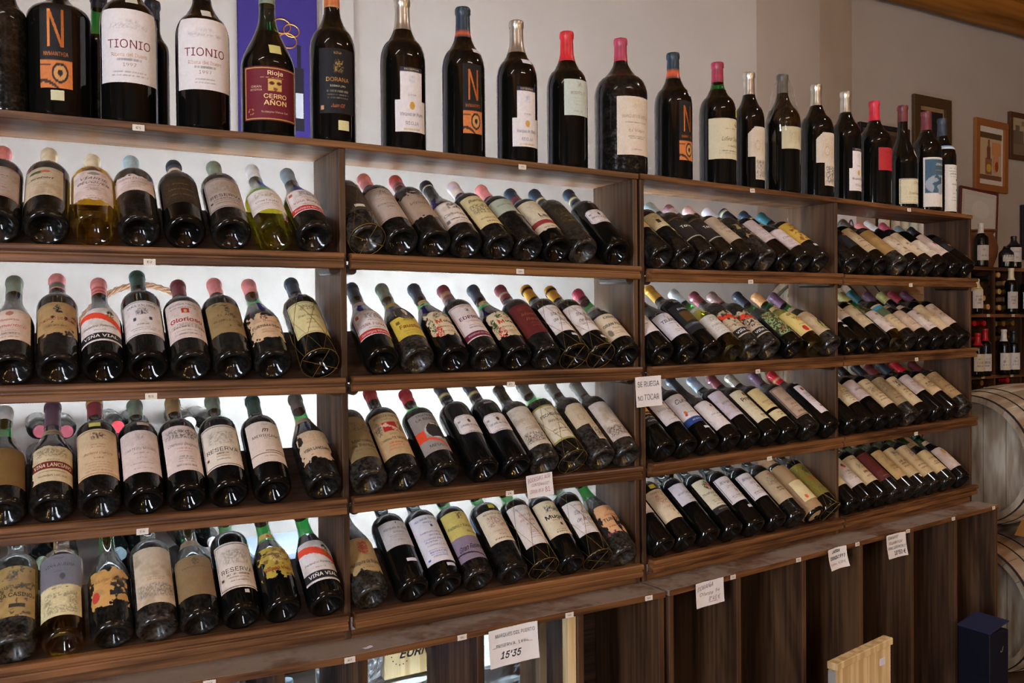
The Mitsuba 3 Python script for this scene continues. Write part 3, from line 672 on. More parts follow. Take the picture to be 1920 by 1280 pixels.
SPEC = {
(0, 1): [
 ('dusty bottle, beige label with red lines, pink capsule', 'B', 'd', ('pk',), plain(G, 52, 165, ('f', (176, 110, 100)), l(.7, .62, c=(150, 90, 80)), l(.4, .3, .2, c=(170, 110, 100)))),
 ('dusty bottle, cream label with leaf motif, ivory capsule', 'B', 'd', ('iv',), nm(K, 'Jerebert', (60, 54, 50), 8, 'i', 62, 172, .62, 1.1, [('e', -.2, .84, .34, .05, (84, 92, 60)), ('e', .2, .85, .2, .045, (190, 110, 80))], phi=-12)),
 ('amber white wine bottle, cream label, ivory capsule', 'B', 'a', ('iv',), nm(P, 'BECQUER', (64, 58, 54), 9, 'i', 48, 170, .60, 1.4, [t('VIARDE', .74, 1.2, 9, (64, 58, 54), 'i'), ('e', 0, .9, .26, .05, (150, 146, 130)), t('RIOJA', .50, .5, 4, (90, 60, 50)), t('1995', .39, .3, 3.5, BK), ('x', .02, 'b')])),
 ('dusty bottle, short torn cream label, light blue capsule', 'B', 'd', ('lb',), (P, 100, 168, 66, [('x', .016, 't'), t('GRAN FEUDO', .72, 1.3, 6, (130, 46, 44)), t('2001 RESERVA', .50, 1.1, 4, GY), l(.34, .2, c=GY)])),
 ('very dark bottle with illegible black and bronze label', 'B', 'c', ('db', .050, ((.0, .012, (214, 196, 160)),)), (((46, 36, 26)), 60, 170, 66, [('s', -.9, .9, .1, .9, (104, 78, 40), .45), l(.7, .5, .3, c=(120, 92, 50))], dict(a=.1))),
 ('dusty bottle, worn grey label reading RESERVA, grey-green capsule', 'B', 'd', ('gg',), resv((176, 160, 148), a=.3), (('st', 188, 0, 17, 9, (120, 110, 104)),)),
 ('yellow-green white wine bottle, white label, white capsule', 'U', 'y', ('wh',), plain(W, 50, 132, ('s', -.6, .6, .62, .86, (140, 140, 96), .8), t('FONTAINE', .44, 1.2, 6, (130, 116, 104)), l(.3, .22, c=(176, 150, 140)))),
 ('dusty bottle, white label with red lower band, blue-grey capsule', 'U', 'd', ('gb',), pomal()),
],
(0, 2): [
 ('dusty sloping bottle, pinkish cream label with red script', 'U', 'd', ('gg',), nm((222, 200, 184), 'Romantico', (196, 96, 84), 9, 'i', 50, 150, .45, 1.5, [('e', 0, .84, .16, .08, (180, 120, 100)), t('Reserva', .64, .8, 7, (190, 100, 90), 'i'), t('AÑO 1970', .2, .9, 4, (90, 76, 80))])),
 ('dusty bottle, stained tan label with black crest, salmon capsule', 'B', 'd', ('pk', .052, ((.0, .02, (90, 94, 84)),)), (TN, 62, 172, 66, [('g', 0, .82, .16, .1, (40, 46, 60)), t('PRIORIO DE SILLA', .5, 1.6, 8, (150, 50, 40)), ('k', (40, 32, 28), .69, 1.3, 0, .4, 1, .5), ('x', .02, 'b'), l(.3, c=BR)], dict(a=.8))),
 ('white label with orange diagonal band, pink capsule', 'U', 'c', ('pk', .056, ((.0, .01, (170, 60, 60)), (.018, .024, (180, 70, 70)))), vial()),
 ('clean bottle, white label with black crest, dark green capsule', 'B', 'c', ('gn',), (W, 62, 176, 66, [('f', (120, 116, 112)), t('VIÑA VALORIA', .86, 1.3, 6.5, (60, 56, 60), 'a'), t('2006', .76, .36, 4, BK), ('s', -.28, .28, .58, .74, (40, 40, 60), 1.3), ('b', .42, .52, (70, 70, 84), -.42, -.26), ('b', .42, .52, (70, 70, 84), .26, .42), t('RIOJA', .30, .5, 4.5, (60, 56, 56)), l(.2, .14, c=GY)])),
 ('cream label with small red crest and red title, wine capsule', 'B', 'd', ('wn',), (P, 50, 178, 66, [t('BODEGAS PALACIO', .90, 1.4, 5, (110, 96, 84)), ('l', (.82, .34, .30), (90, 80, 70), .95), ('b', .66, .79, (186, 50, 48), -.16, .16), ('b', .69, .76, (214, 180, 120), -.06, .06), t('Glorioso', .49, 1.5, 13, (160, 44, 44), 'b'), l(.38, c=GY), l(.2, .12, c=GY)], dict(a=.25)), (('net',),)[:0]),
 ('dusty bottle, dark ochre label with tree emblem, pink capsule', 'B', 'd', ('pk',), ((150, 126, 84), 66, 172, 66, [('g', 0, .78, .12, .14, (60, 48, 36)), t('EL ARCO', .58, .9, 7, (66, 50, 36)), t('RESERVA COMP', .40, 1.4, 7, (80, 60, 44)), ('k', (96, 80, 52), .64, .9, 0, .5, 2, 1)], dict(a=.7))),
 ('dusty green bottle, torn peach label, pink capsule', 'U', 'dg', ('pk', .05), ((214, 184, 146), 42, 138, 64, [('x', .022, 'btlr'), ('g', 0, .82, .18, .12, (130, 84, 70)), t('FUENMAYOR', .50, 1.4, 8, (80, 50, 46), 'b'), t('GRAN RESERVA', .66, 1.2, 4.5, (170, 90, 80)), l(.36, .28, c=(180, 100, 90))], dict(a=.4))),
 ('pale yellow label, dark green capsule, wire netting, beside divider', 'B', 'c', ('db',), ((222, 208, 150), 62, 176, 64, [('f', (150, 130, 80)), ('s', -.4, .5, .72, .90, (80, 72, 52), .9), t('Gran Reserva', .56, 1.1, 8, (110, 92, 60), 'i'), t('1987', .42, .4, 4.5, (100, 84, 60)), t('RIOJA', .32, .5, 4, (100, 84, 60)), l(.16, c=GY)], dict(a=.15)), (('net',),)),
],
(0, 3): [
 ('green necked bottle, dark ochre label, white capsule', 'U', 'dg', ('wh', .04), ((120, 92, 48), 40, 142, 66, [('e', -.6, .6, .14, .06, (150, 60, 40))], dict(a=.7))),
 ('dusty bottle, cream label with maroon band, purple capsule', 'U', 'dg', ('pu', .075), [((214, 196, 158), 42, 142, 66, [('x', .010, 'tl'), ('s', -.75, .6, .66, .92, (104, 92, 66), .9), t('RIOJA', .58, .5, 4, (130, 110, 80)), ('b', .33, .54, (116, 42, 40)), t('VIÑA LANCIANO', .435, 1.65, 9.5, (226, 210, 170), 'b'), t('Bodegas Lan, S.A.', .16, 1.2, 5, (90, 80, 90)), l(.27, c=BR)]), tan_neck((150, 128, 104), 188, 206)]),
 ('peach label with prancing horse, maroon capsule, yellow sticker', 'B', 'd', ('mr', .056, ((.0, .003, (200, 170, 90)), (.04, .043, (200, 170, 90)))), horse((216, 188, 148), (74, 52, 34), a=.15), (('st', 192, -6, 22, 12, (206, 196, 96)),)),
 ('bottle with plain pinkish white chateau label, olive capsule', 'B', 'c', ('gg', .05), (P, 48, 170, 66, [('s', -.2, .22, .76, .92, (130, 126, 124), .7), t('CHATEAU MAURIN', .56, 1.5, 7, (140, 130, 130)), l(.46, c=GY), t('1985', .34, .4, 3.5, GY), l(.22, c=GY), t('LE MEDOCAIN', .10, .8, 3, GY)], dict(a=.12)), (('st', 190, 14, 24, 9, (196, 170, 150)),)),
 ('pinkish label with castle engraving, bronze capsule', 'B', 'c', ('bg', .05), (P, 46, 178, 66, [('s', -.85, .85, .70, .93, (66, 62, 62), 1.0), t('Chateau Belgrave', .58, 1.5, 8, (130, 116, 110), 'i'), l(.48, .42, c=(190, 140, 120)), l(.30, .25, .20, .12, c=GY)], dict(a=.12)),),
 ('green necked bottle, white framed RESERVA label, grey capsule', 'B', 'cgh', ('gg', .045), resv((226, 214, 196), a=.35)),
 ('bottle, cream label with brown M emblem, green capsule', 'B', 'c', ('gn', .06), ((224, 206, 190), 52, 176, 64, [t('RIOJA', .92, .3, 3, GY), t('m', .79, .28, 12, (90, 64, 40), 'ib'), t('MERIDIANO', .64, 1.4, 8, (70, 60, 56)), t('1994', .57, .3, 2.6, GY), ('s', -.2, .35, .36, .52, (200, 186, 174), .8), ('b', .255, .275, (120, 76, 50), -.2, 1), ('b', .215, .225, (120, 76, 50)), l(.14, c=GY)], dict(a=.1)), (('st', 12, 180, 1, 1, BK),)[:0]),
 ('green bottle, ragged tan label with black title, near the divider', 'U', 'dg', ('dg', .05), [((206, 180, 150), 46, 140, 62, [('x', .022, 'blr'), ('s', -.8, .9, .62, .95, (176, 140, 100), .6), t('VIÑA LANCIANO', .40, 1.4, 8, (50, 42, 40), 'b'), ('k', (60, 46, 40), .68, 1.4, 0, .25, 1, .2)], dict(a=.3)), tan_neck((150, 128, 106), 186, 204)]),
],
(0, 4): [
 ('dusty bottle, ochre label with black ship emblem', 'B', 't', ('dg', .05), ((172, 140, 84), 52, 172, 66, [('s', -.2, .25, .7, .92, (50, 50, 60), 1.5), t('CAMPO VINO', .58, 1.1, 8, (50, 40, 36)), t('VIÑA CASINO', .42, 1.6, 9, (50, 40, 36), 'b'), ('b', .18, .24, (60, 48, 40), -.1, .5), ('b', .22, .36, (60, 48, 40), .16, .22), ('k', (90, 72, 46), .70, 1.2, 0, .5, 1, 1)], dict(a=.6))),
 ('golden wine bottle, grey upper label over cream lower label', 'B', 'a', ('iv', .02), [((122, 116, 122), 112, 190, 68, [t('RIOJA', .88, .4, 4, (70, 66, 70)), t('VIÑA ALBINA', .66, 1.2, 7, (60, 56, 60)), ('e', .1, .28, .1, .1, (80, 76, 80)), l(.45, c=(90, 86, 90))], dict(a=.05)), ((222, 208, 160), 40, 114, 62, [('s', -.8, .8, .08, .78, (128, 116, 84), .8), ('s', -.4, .4, .3, .6, (222, 208, 160), 1.5), l(.9, c=BR)])]),
 ('green bottle, orange tan label with red seal, black blotches', 'U', 'dg', None, ((206, 156, 88), 46, 146, 64, [('x', .02, 'bltr'), ('e', -.62, .3, .20, .13, (190, 60, 50)), ('k', (30, 24, 22), .50, .9, .45, .35, .45, .4), t('Monte Viejo', .66, 1.2, 7, (150, 100, 50), 'i'), ('s', -.3, .7, .5, .75, (150, 90, 40), .4)], dict(a=.5))),
 ('thickly dusted bottle, faded beige label with engraving at foot', 'B', 't', ('gg', .03), riscal((206, 186, 160), a=.6) if 0 else ((206, 186, 160), 40, 182, 64, [('s', -.9, .95, .10, .36, (90, 84, 78), .85), ('s', -.6, .7, .5, .9, (196, 164, 124), .4), l(.42, .46, c=(170, 130, 90))], dict(a=.6))),
 ('dusty green bottle, plain brown paper label', 'U', 'dg', ('gg', .05), [((132, 106, 70), 46, 150, 66, [('g', .1, .84, .16, .1, (96, 76, 50)), ('s', -.6, .6, .3, .6, (150, 106, 60), .5), l(.7, c=(100, 80, 54))], dict(a=.5)), tan_neck((120, 98, 74), 186, 206)]),
 ('green necked bottle, white aged RESERVA label with notch', 'B', 'cg', ('gg', .04), resv((226, 212, 198), a=.4), (('st', 40, 16, 10, 9, (214, 204, 184)),)),
 ('green bottle, torn olive yellow label, dark red capsule', 'U', 'cgh', ('wn', .035), [((184, 160, 62), 60, 150, 64, [('x', .03, 'bl'), t('RIOJA', .93, .4, 3.5, (110, 60, 30)), ('e', .1, .66, .42, .16, (206, 186, 110)), ('s', -.25, .45, .54, .78, (110, 76, 40), 1.2), t('Campo Viejo', .32, 1.35, 9, (150, 50, 30), 'b'), ('k', (120, 90, 40), .62, 1.5, .3, .5, 1, .6)], dict(a=.4)), ((190, 164, 84), 186, 204, 70, [('e', 0, .5, .12, .4, (140, 50, 30))])]),
 ('green bottle, white label with red band, gold capsule', 'U', 'cg', ('gd', .03), vial()),
],
(1, 1): [
 ('thickly dusted dark bottle with white price sticker, by the divider', 'B', 't', ('dg',), ((64, 54, 46), 66, 172, 66, [('s', -.7, .7, .4, .8, (86, 74, 62), .6)], dict(a=.2)), (('st', 84, -4, 24, 11, (206, 198, 176)), ('net',))),
 ('grey beige label with small rider emblem, pink capsule', 'B', 'd', ('pk', .055), horse((182, 164, 150), (110, 78, 56), a=.3)),
 ('torn brownish label, crinkled rose capsule', 'B', 'd', ('rd', .05, ((.0, .016, (84, 80, 76)), (.016, .05, (196, 92, 92)))), ((168, 146, 126), 56, 178, 66, [('x', .025, 'bt'), ('s', 0, .8, .72, .92, (80, 66, 56), .9), t('Vinaza', .56, 1.1, 11, (110, 86, 72), 'i'), ('s', -.6, .7, .15, .4, (190, 150, 110), .5)], dict(a=.3))),
 ('sloping bottle, white label with black eagle, silver-black capsule', 'U', 'd', ('bk', .04, ((.014, .019, (206, 196, 160)),)), ((226, 214, 200), 44, 140, 66, [('f', (190, 150, 110)), ('s', -.3, .55, .66, .94, (40, 38, 40), 1.2), t('Carlomagno', .44, 1.5, 10, (70, 60, 60), 'i'), t('Carlos Serres', .22, 1.1, 5, (60, 56, 60), 'b'), ('b', .12, .24, (120, 110, 120), -.8, -.6), l(.1, c=GY)])),
 ('pale yellow label with vineyard drawing, whitish pink capsule', 'B', 'd', ('pw', .056, ((.008, .014, (226, 206, 160)),)), ((214, 198, 146), 50, 178, 66, [t('Beronia', .84, 1.2, 11, (60, 54, 40), 'i'), ('s', -.8, .85, .38, .72, (92, 86, 60), 1.0), t('Bodegas Beronia', .22, 1.3, 6, (100, 88, 60), 'i'), l(.1, c=BR)], dict(a=.25))),
 ('dusty bottle, short grey-green label, salmon capsule', 'B', 'd', ('pk', .058), ((176, 184, 164), 118, 176, 66, [('s', -.14, .14, .74, .95, (130, 130, 110), .8), t('MONTECILLO', .56, 1.3, 5.5, (84, 84, 70)), l(.36, .26, c=(150, 130, 110))], dict(a=.15)), (('st', 110, 22, 20, 10, (196, 180, 160)),)),
 ('green shouldered bottle, cream label with red lower band', 'B', 'cgh', ('db', .06, ((.0, .02, (110, 40, 44)),)), ((214, 200, 170), 42, 176, 64, [t('Lan', .50, .7, 13, (50, 44, 40), 'b', .1), ('b', .20, .34, (150, 56, 56)), l(.42, c=GY), t('GRAN RESERVA', .1, 1.0, 4, (70, 60, 56)), ('x', .012, 'b')])),
 ('thickly dusted bottle, black label with faint gold print', 'B', 't', ('db', .056, ((.006, .012, (214, 196, 140)),)), ((44, 38, 28), 60, 172, 66, [('s', -.7, .7, .2, .85, (110, 90, 40), .55), l(.6, .5, .3, c=(130, 106, 50))], dict(a=.1))),
 ('clean bottle, white octagonal label, at right end of row', 'B', 'c', ('db', .062, ((.012, .020, (206, 190, 130)),)), albina(), (('st', 196, 6, 20, 7, (150, 146, 146)),)),
],
(1, 2): [
 ('white label framed in red with red foot, navy capsule', 'U', 'c', ('db', .056), [pomal(), ((196, 180, 176), 190, 206, 66, [t('2004', .5, .3, 4, (150, 90, 90))])]),
 ('frosted bottle, yellow label under black oval portrait', 'U', 'tg', ('gg', .056, ((.03, .033, (190, 160, 100)),)), [((206, 180, 70), 50, 122, 66, [t('RIOJA', .80, .6, 5.5, (110, 90, 30)), t('Faustino', .50, 1.3, 12, (130, 60, 30), 'b'), ('b', .66, .8, (110, 94, 40), -.75, -.55), l(.25, .15, c=BR)], dict(a=.15)), ((52, 48, 42), 112, 168, 38, [('o', 0, .5, 1, 1, (150, 124, 60), .88), ('e', 0, .52, .22, .2, (206, 166, 140)), ('e', -.02, .66, .2, .14, (196, 190, 186)), ('e', .02, .2, .5, .22, (80, 74, 70)), ('e', 0, .34, .1, .1, (214, 206, 200)), ('c', .016)], dict(a=.0)), tan_neck((170, 142, 76), 186, 204)]),
 ('green bottle, torn cream label with red rose, navy capsule', 'U', 'cg', ('nv', .056), [monsle(), tan_neck()]),
 ('white label with wine-red foot, brownish wine capsule', 'B', 'd', ('wn', .06, ((.0, .012, (90, 84, 80)), (.02, .03, (150, 110, 80)))), ((222, 208, 204), 44, 172, 64, [('f', (170, 120, 120)), t('RIOJA', .92, .5, 3.5, (150, 80, 80)), ('s', -.14, .14, .74, .87, (40, 36, 50), 1.6), t('EDERRA', .60, 1.4, 11, (96, 40, 60), 'b'), t('Crianza', .48, .8, 5, (170, 110, 100), 'i'), l(.36, .3, c=GY), ('b', .03, .18, (110, 36, 60)), t('BODEGAS BILBAINAS', .105, 1.5, 5, (226, 206, 204))])),
 ('green bottle, cream rose label with frayed top, dark capsule', 'U', 'cg', ('nv', .056), [monsle(), tan_neck()]),
 ('green necked bottle, dark red label, brownish capsule', 'B', 'dg', ('wn', .056, ((.018, .024, (170, 150, 120)),)), ((96, 30, 30), 58, 176, 66, [t('Monte', .66, 1.0, 10, (150, 90, 56), 'i'), t('Real', .48, .8, 10, (150, 90, 56), 'i'), l(.34, .26, c=(150, 90, 60)), ('s', -.6, .6, .78, .93, (150, 90, 60), .5)], dict(a=.2))),
 ('white script label, gold capsule, wire netting, left of two', 'B', 'c', ('gd', .056, ((.034, .042, (40, 34, 30)),)), sta(), (('net',), ('st', 46, 8, 22, 9, (214, 214, 222)))),
 ('white script label, gold capsule, wire netting, right of two', 'B', 'c', ('gd', .056, ((.034, .042, (40, 34, 30)),)), sta(), (('net',), ('st', 36, 14, 22, 9, (214, 214, 222)))),
 ('green bottle, cream label with bold black title, red capsule', 'U', 'cgh', ('mr', .05, ((.004, .012, (40, 24, 26)),)), [((216, 200, 170), 40, 138, 64, [t('Chivite', .84, .9, 8, (60, 50, 46), 'b', ), ('b', .68, .69, (190, 150, 120)), t('GRAN FEUDO', .54, 1.6, 10, (40, 36, 34), 'b'), t('Reserva', .38, .7, 6, (180, 110, 80), 'i'), ('e', -.65, .24, .15, .13, (130, 120, 100)), l(.24, .16, c=BR)], dict(a=.1)), tan_neck((170, 160, 150), 180, 194)], (('st', 165, 18, 22, 8, (190, 184, 186)),)),
],
(1, 3): [
 ('dusty ochre bottle and label with chain drawing, by divider', 'B', 't', ('dg',), ((128, 108, 72), 46, 176, 68, [('s', -.6, .7, .62, .88, (84, 74, 52), .9), t('Marcelino', .40, 1.2, 8, (80, 70, 50), 'b'), t('de Bardales', .29, 1.4, 8, (80, 70, 50), 'b'), l(.18, c=(90, 80, 60))], dict(a=.3))),
 ('tan label with square red crest, red capsule', 'B', 'd', ('rd', .042), ((190, 160, 116), 46, 184, 66, [t('BARON DE MARTIN', .92, 1.4, 7, (90, 76, 56)), t('VIEILLES', .84, .6, 3.5, (120, 100, 76)), ('b', .55, .78, (176, 40, 44), -.36, .36), ('d', .665, .02, (214, 170, 140)), ('g', -.2, .71, .12, .05, (226, 190, 160)), ('g', .2, .6, .12, .05, (226, 190, 160)), ('g', -.62, .66, .18, .16, (110, 96, 76)), ('g', .62, .66, .18, .16, (110, 96, 76)), t('1983', .48, .3, 3, BR), t('Chateau DE MARTIN', .38, 1.5, 8, (90, 66, 50)), l(.28, .22, c=(200, 70, 50)), l(.14, c=(200, 90, 70))], dict(a=.25))),
 ('grey label with black and orange map, red capsule', 'B', 'dgh', ('rd', .045), ((150, 140, 132), 48, 176, 64, [t('CHATEAU', .93, 1.0, 6, (50, 46, 46)), t('LA BERDE', .83, 1.2, 7, (50, 46, 46)), ('e', .22, .52, .62, .20, (196, 186, 176)), ('e', .25, .52, .54, .17, (46, 42, 40)), ('k', (46, 42, 40), .45, .8, .3, .52, .6, .22), ('b', .3, .56, (224, 74, 44), -1, -.45), ('d', .28, .03, (224, 74, 44)), t('MEDOC', .14, 1.0, 8, (60, 56, 54))], dict(a=.1))),
 ('clean bottle, octagonal white label, left of a like pair', 'B', 'c', ('bk', .062, ((.010, .018, (206, 190, 130)),)), albina()),
 ('clean bottle, octagonal white label, right of a like pair', 'B', 'c', ('bk', .062, ((.010, .018, (206, 190, 130)),)), albina(), (('st', 200, -2, 22, 7, (130, 110, 116)),)),
 ('cobwebbed grey bottle, greyish label with horsemen engraving', 'B', 't', None, riscal((206, 194, 178))),
 ('green bottle, cream label with olive borders, grey neck', 'B', 'dgh', ('dg', .05), ((214, 204, 176), 48, 176, 64, [('b', .95, 1, (150, 140, 70)), ('b', 0, .05, (150, 140, 70)), t('RIOJA', .88, .4, 4, BR), t('PICHILEMU', .72, 1.5, 9, (70, 64, 52), 'b'), t('Reserva', .55, .9, 9, (110, 100, 80), 'i'), t('1984', .45, .3, 3.5, BR), l(.3, .22, c=BR)], dict(a=.2)), (('net',),)),
 ('dusty bottle, beige eight-sided label over small engraving', 'B', 't', ('dg', .05), riscal8()),
 ('dusty bottle, grey label with engraving, at right end', 'B', 't', ('dg', .06), riscal((200, 188, 176))),
],
(1, 4): [
 ('dusty bottle, tan label with red crest, beside divider', 'U', 't', ('dg', .05), ((168, 142, 96), 42, 142, 66, [('f', (130, 100, 60)), ('g', .05, .72, .26, .2, (176, 60, 44)), ('s', -.25, .35, .52, .95, (110, 60, 40), .7), t('Hidalguia de Bujanda', .32, 1.7, 9, (80, 62, 46), 'b'), l(.16, c=BR), ('x', .018, 'bl')], dict(a=.4))),
 ('clean bottle, silvery label with fine script, black neck', 'B', 'c', ('bk', .06), ((196, 190, 188), 106, 180, 64, [t('Marques de Vargas', .72, 1.5, 7, (90, 86, 90), 'i'), ('b', .88, .96, (50, 50, 80), -.05, .05), t('RESERVA', .54, .6, 3.5, (110, 104, 106)), l(.42, .34, c=GY), t('RIOJA', .22, .4, 3, (80, 76, 80))], dict(a=.08)), (('st', 62, 6, 26, 9, (214, 214, 224)),)),
 ('tall white label with blue handwriting, black neck', 'B', 'c', ('bk', .06), ((224, 220, 226), 46, 186, 62, [t('Hacienda Prados', .92, 1.4, 7, (60, 60, 110), 'ir'), t('Rioja', .84, .5, 5, (60, 60, 110), 'i'), ('b', .74, .79, (60, 60, 120), .1, .24), t('Variedades tempra', .63, 1.3, 5, (70, 80, 140), 'i'), t('garnacha', .56, .8, 5, (70, 80, 140), 'i', .2), t('Cosecha 1999', .48, 1.2, 5, (70, 80, 140), 'i'), t('Botellas', .42, .7, 4.5, (70, 80, 140), 'i', -.2), t('Alcohol 13 %', .35, 1.1, 4.5, (70, 80, 140), 'i'), l(.26, .21, .16, .12, c=(120, 120, 160)), ('b', .06, .10, (90, 110, 180), -.8, -.66)], dict(a=.05)), (('st', 34, 22, 24, 9, (214, 214, 224)),)),
 ('yellow upper label over lilac lower label with black script', 'B', 'dg', ('gg', .05), [((206, 190, 104), 108, 186, 66, [('s', -.14, .2, .68, .97, (110, 60, 40), 1.5), t('Federico Paternina', .42, 1.7, 9, (70, 60, 40)), t('Rioja', .18, .6, 7, (70, 60, 40), 'i', .4)], dict(a=.15)), ((136, 120, 140), 40, 109, 66, [t('Gran Reserva', .52, 1.5, 13, (44, 40, 60), 'ibr'), ('d', .24, .03, (44, 40, 60))], dict(a=.25))]),
 ('cream label with vineyard drawing, yellow sticker, wine capsule', 'B', 'dg', ('wn', .045), ((222, 206, 178), 78, 176, 64, [t('REMELLURI', .90, 1.2, 6, (110, 80, 64)), ('s', -.6, .75, .46, .82, (150, 100, 84), .9), t('Cosecha 1994', .34, 1.0, 6, (190, 120, 110), 'i'), t('RIOJA', .22, .4, 3.5, BR), l(.1, c=BR)], dict(a=.1)), (('st', 190, 6, 17, 13, (206, 190, 50)),)),
 ('green shouldered bottle, white label with red script', 'B', 'cgh', ('gg', .045), ((222, 210, 200), 52, 180, 62, [('s', -.7, .6, .84, .96, (150, 140, 140), .7), t('Gran Vino', .74, .9, 8, (190, 90, 90), 'i'), t('pa Casals', .62, 1.0, 8, (190, 90, 90), 'i'), t('Rioja', .5, .5, 5, GY, 'i'), l(.40, .35, .30, .24, .18, c=(170, 150, 146))], dict(a=.1)), (('net',),)),
 ('cream label with black grape drawing and bold title', 'B', 'c', ('bg', .05), ((222, 208, 176), 74, 186, 62, [t('1994', .93, .3, 3.5, (170, 90, 80)), ('s', -.4, .7, .68, .86, (40, 40, 40), 1.3), t('Muga', .53, 1.2, 12, (40, 34, 32), 'b'), t('RIOJA', .42, .5, 3.5, (190, 80, 70)), ('b', .26, .34, (50, 44, 50), .12, .3), l(.14, .08, c=BR)], dict(a=.06))),
 ('white script label, gold capsule, netting round the foot', 'B', 'cg', ('gd', .056), sta(), (('net',),)),
 ('dusty blue-green bottle, orange label with black blot, right end', 'U', 'tg', ('dg', .04), ((214, 166, 118), 46, 150, 64, [('x', .02, 'blr'), ('s', -.2, .5, .78, .97, (120, 60, 50), 1.0), t('TURBION', .52, 1.4, 10, (90, 46, 40), 'b'), ('k', (28, 24, 26), .47, .7, .35, .42, .42, .42), t('RESERVA', .66, .9, 4.5, (170, 70, 60)), ('k', (110, 50, 70), .44, .6, -.2, .06, 1, .12), l(.3, c=(180, 80, 60))], dict(a=.4))),
],
(2, 1): [
 ('dusty bottle, tan label half behind the upright, first in bay', 'B', 'd', ('lb',), plain((196, 168, 116), 96, 176, ('s', -.6, .6, .2, .8, (150, 120, 80), .5), phi=-14)),
 ('bottle, cream label with black square, yellow sticker', 'B', 'd', ('lb', .05), ((206, 190, 146), 110, 176, 64, [l(.8, .7, c=(90, 80, 60)), ('b', .3, .55, (60, 50, 40), -.45, -.2), t('FAUSTO', .42, .7, 6, (90, 80, 60), '', .3), l(.2, c=BR)], dict(a=.1)), (('st', 92, 16, 20, 14, (206, 190, 96)),)),
 ('black label with white Gothic title and cream line', 'B', 'd', ('lb', .05), ((40, 34, 30), 62, 172, 64, [('b', .92, .94, (110, 84, 50)), ('s', -.4, .4, .7, .9, (120, 80, 40), .7), t('Torres', .52, 1.0, 11, (220, 214, 200), 'b'), ('b', .03, .07, (206, 196, 160))], dict(a=.05)), (('st', 56, 26, 16, 12, (206, 200, 160)),)),
 ('black label with white title, second of two alike', 'B', 'd', ('pw', .05, ((.03, .05, (150, 110, 120)),)), ((40, 34, 30), 62, 172, 64, [('b', .92, .94, (110, 84, 50)), ('s', -.4, .4, .7, .9, (120, 80, 40), .7), t('Torres', .52, 1.0, 11, (220, 214, 200), 'b'), ('b', .03, .07, (206, 196, 160))], dict(a=.05)), (('st', 190, 14, 16, 12, (206, 190, 96)),)),
 ('beige label with small brown crest, pale pink capsule', 'B', 'd', ('pk', .04, ((.0, .04, (214, 180, 176)),)), ((190, 170, 144), 62, 182, 64, [('b', .72, .8, (110, 60, 44), -.1, .1), t('VIÑA', .6, .7, 9, (110, 90, 76)), t('D ARDANZA', .5, 1.2, 8, (110, 90, 76)), l(.36, .3, .2, c=BR)], dict(a=.3))),
 ('dusty dark bottle, scraps of torn tan label', 'B', 't', ('pw', .058, ((.0, .058, (214, 214, 226)),)), ((150, 128, 84), 70, 160, 60, [('v', .54), ('x', .02, 'btlr')], dict(a=.5))),
 ('pinkish white label with faint lettering, black capsule', 'B', 'c', ('bk', .05, ((.034, .042, (206, 200, 170)),)), nm((206, 188, 184), 'BENTUS', (140, 124, 124), 7, '', 74, 180, .5, 1.1)),
 ('sloping bottle, white label with script and black print', 'U', 'd', ('db', .05, ((.0, .01, (206, 180, 110)),)), [nm((216, 200, 198), 'Onoro', (120, 110, 110), 9, 'i', 44, 140, .5, 1.2, [('f', (150, 130, 130))]), tan_neck((150, 132, 120), 186, 204)]),
 ('yellow label with eagle, last before the divider', 'B', 'd', ('tl', .05), ((206, 168, 70), 80, 180, 62, [('s', -.3, .4, .62, .92, (110, 66, 40), .9), t('Aguila', .46, 1.0, 9, (110, 80, 40), 'i'), ('k', (150, 90, 40), .56, 1, .2, .4, 1, .5)], dict(a=.3)), (('st', 52, 0, 20, 12, (196, 200, 196)),)),
],
(2, 2): [
 ('sloping dark bottle, white label edge, first in bay', 'U', 'c', ('bk', .05), plain(W, 60, 130, l(.5, c=GY), hw=50, phi=-30), (('st', 165, -10, 20, 10, (170, 164, 166)),)),
 ('bright white label with black capitals, grey neck tag', 'U', 'c', ('bk', .05), ((222, 216, 220), 46, 142, 64, [('o', -.1, .86, .12, .1, (150, 130, 120)), t('TILENUS', .66, 1.4, 10, (50, 44, 48), 'b'), t('CRIANZA', .52, .7, 4, (150, 130, 130)), ('e', .1, .36, .05, .06, (120, 110, 116)), l(.24, .16, c=GY)], dict(a=.05)), (('st', 172, 14, 24, 9, (150, 146, 148)),)),
 ('black bottle with brown square label, gold capsule', 'B', 'c', ('gd', .06), [((36, 34, 36), 66, 182, 62, [('b', .36, .72, (96, 70, 34), -.6, .8), ('o', .15, .54, .14, .1, (150, 120, 60)), t('Eridano', .84, 1.0, 7, (200, 200, 206), 'b'), ('b', .2, .3, (70, 70, 76)), t('RESERVA', .25, .8, 4, (180, 180, 186))], dict(a=.0))], (('st', 196, -4, 22, 9, (120, 116, 112)),)),
 ('bright yellow-green white wine bottle, white label', 'U', 'y', ('lb', .06, ((.0, .06, (196, 208, 216)),)), [((216, 210, 200), 46, 132, 64, [('s', -.5, .5, .66, .9, (130, 140, 90), .8), t('FONTAINE', .48, 1.2, 6.5, (130, 120, 110)), l(.34, .26, c=(170, 150, 130)), l(.12, c=GY)], dict(a=.05)), ((200, 196, 180), 172, 188, 60, [l(.5, c=GY)])]),
 ('dusty bottle, ragged label with red band, wine capsule', 'B', 't', ('wn', .05), vial(1)),
 ('dusty bottle, worn label with red stripe and black foot', 'B', 't', ('wn', .055, ((.0, .055, (130, 100, 96)),)), vial(1)),
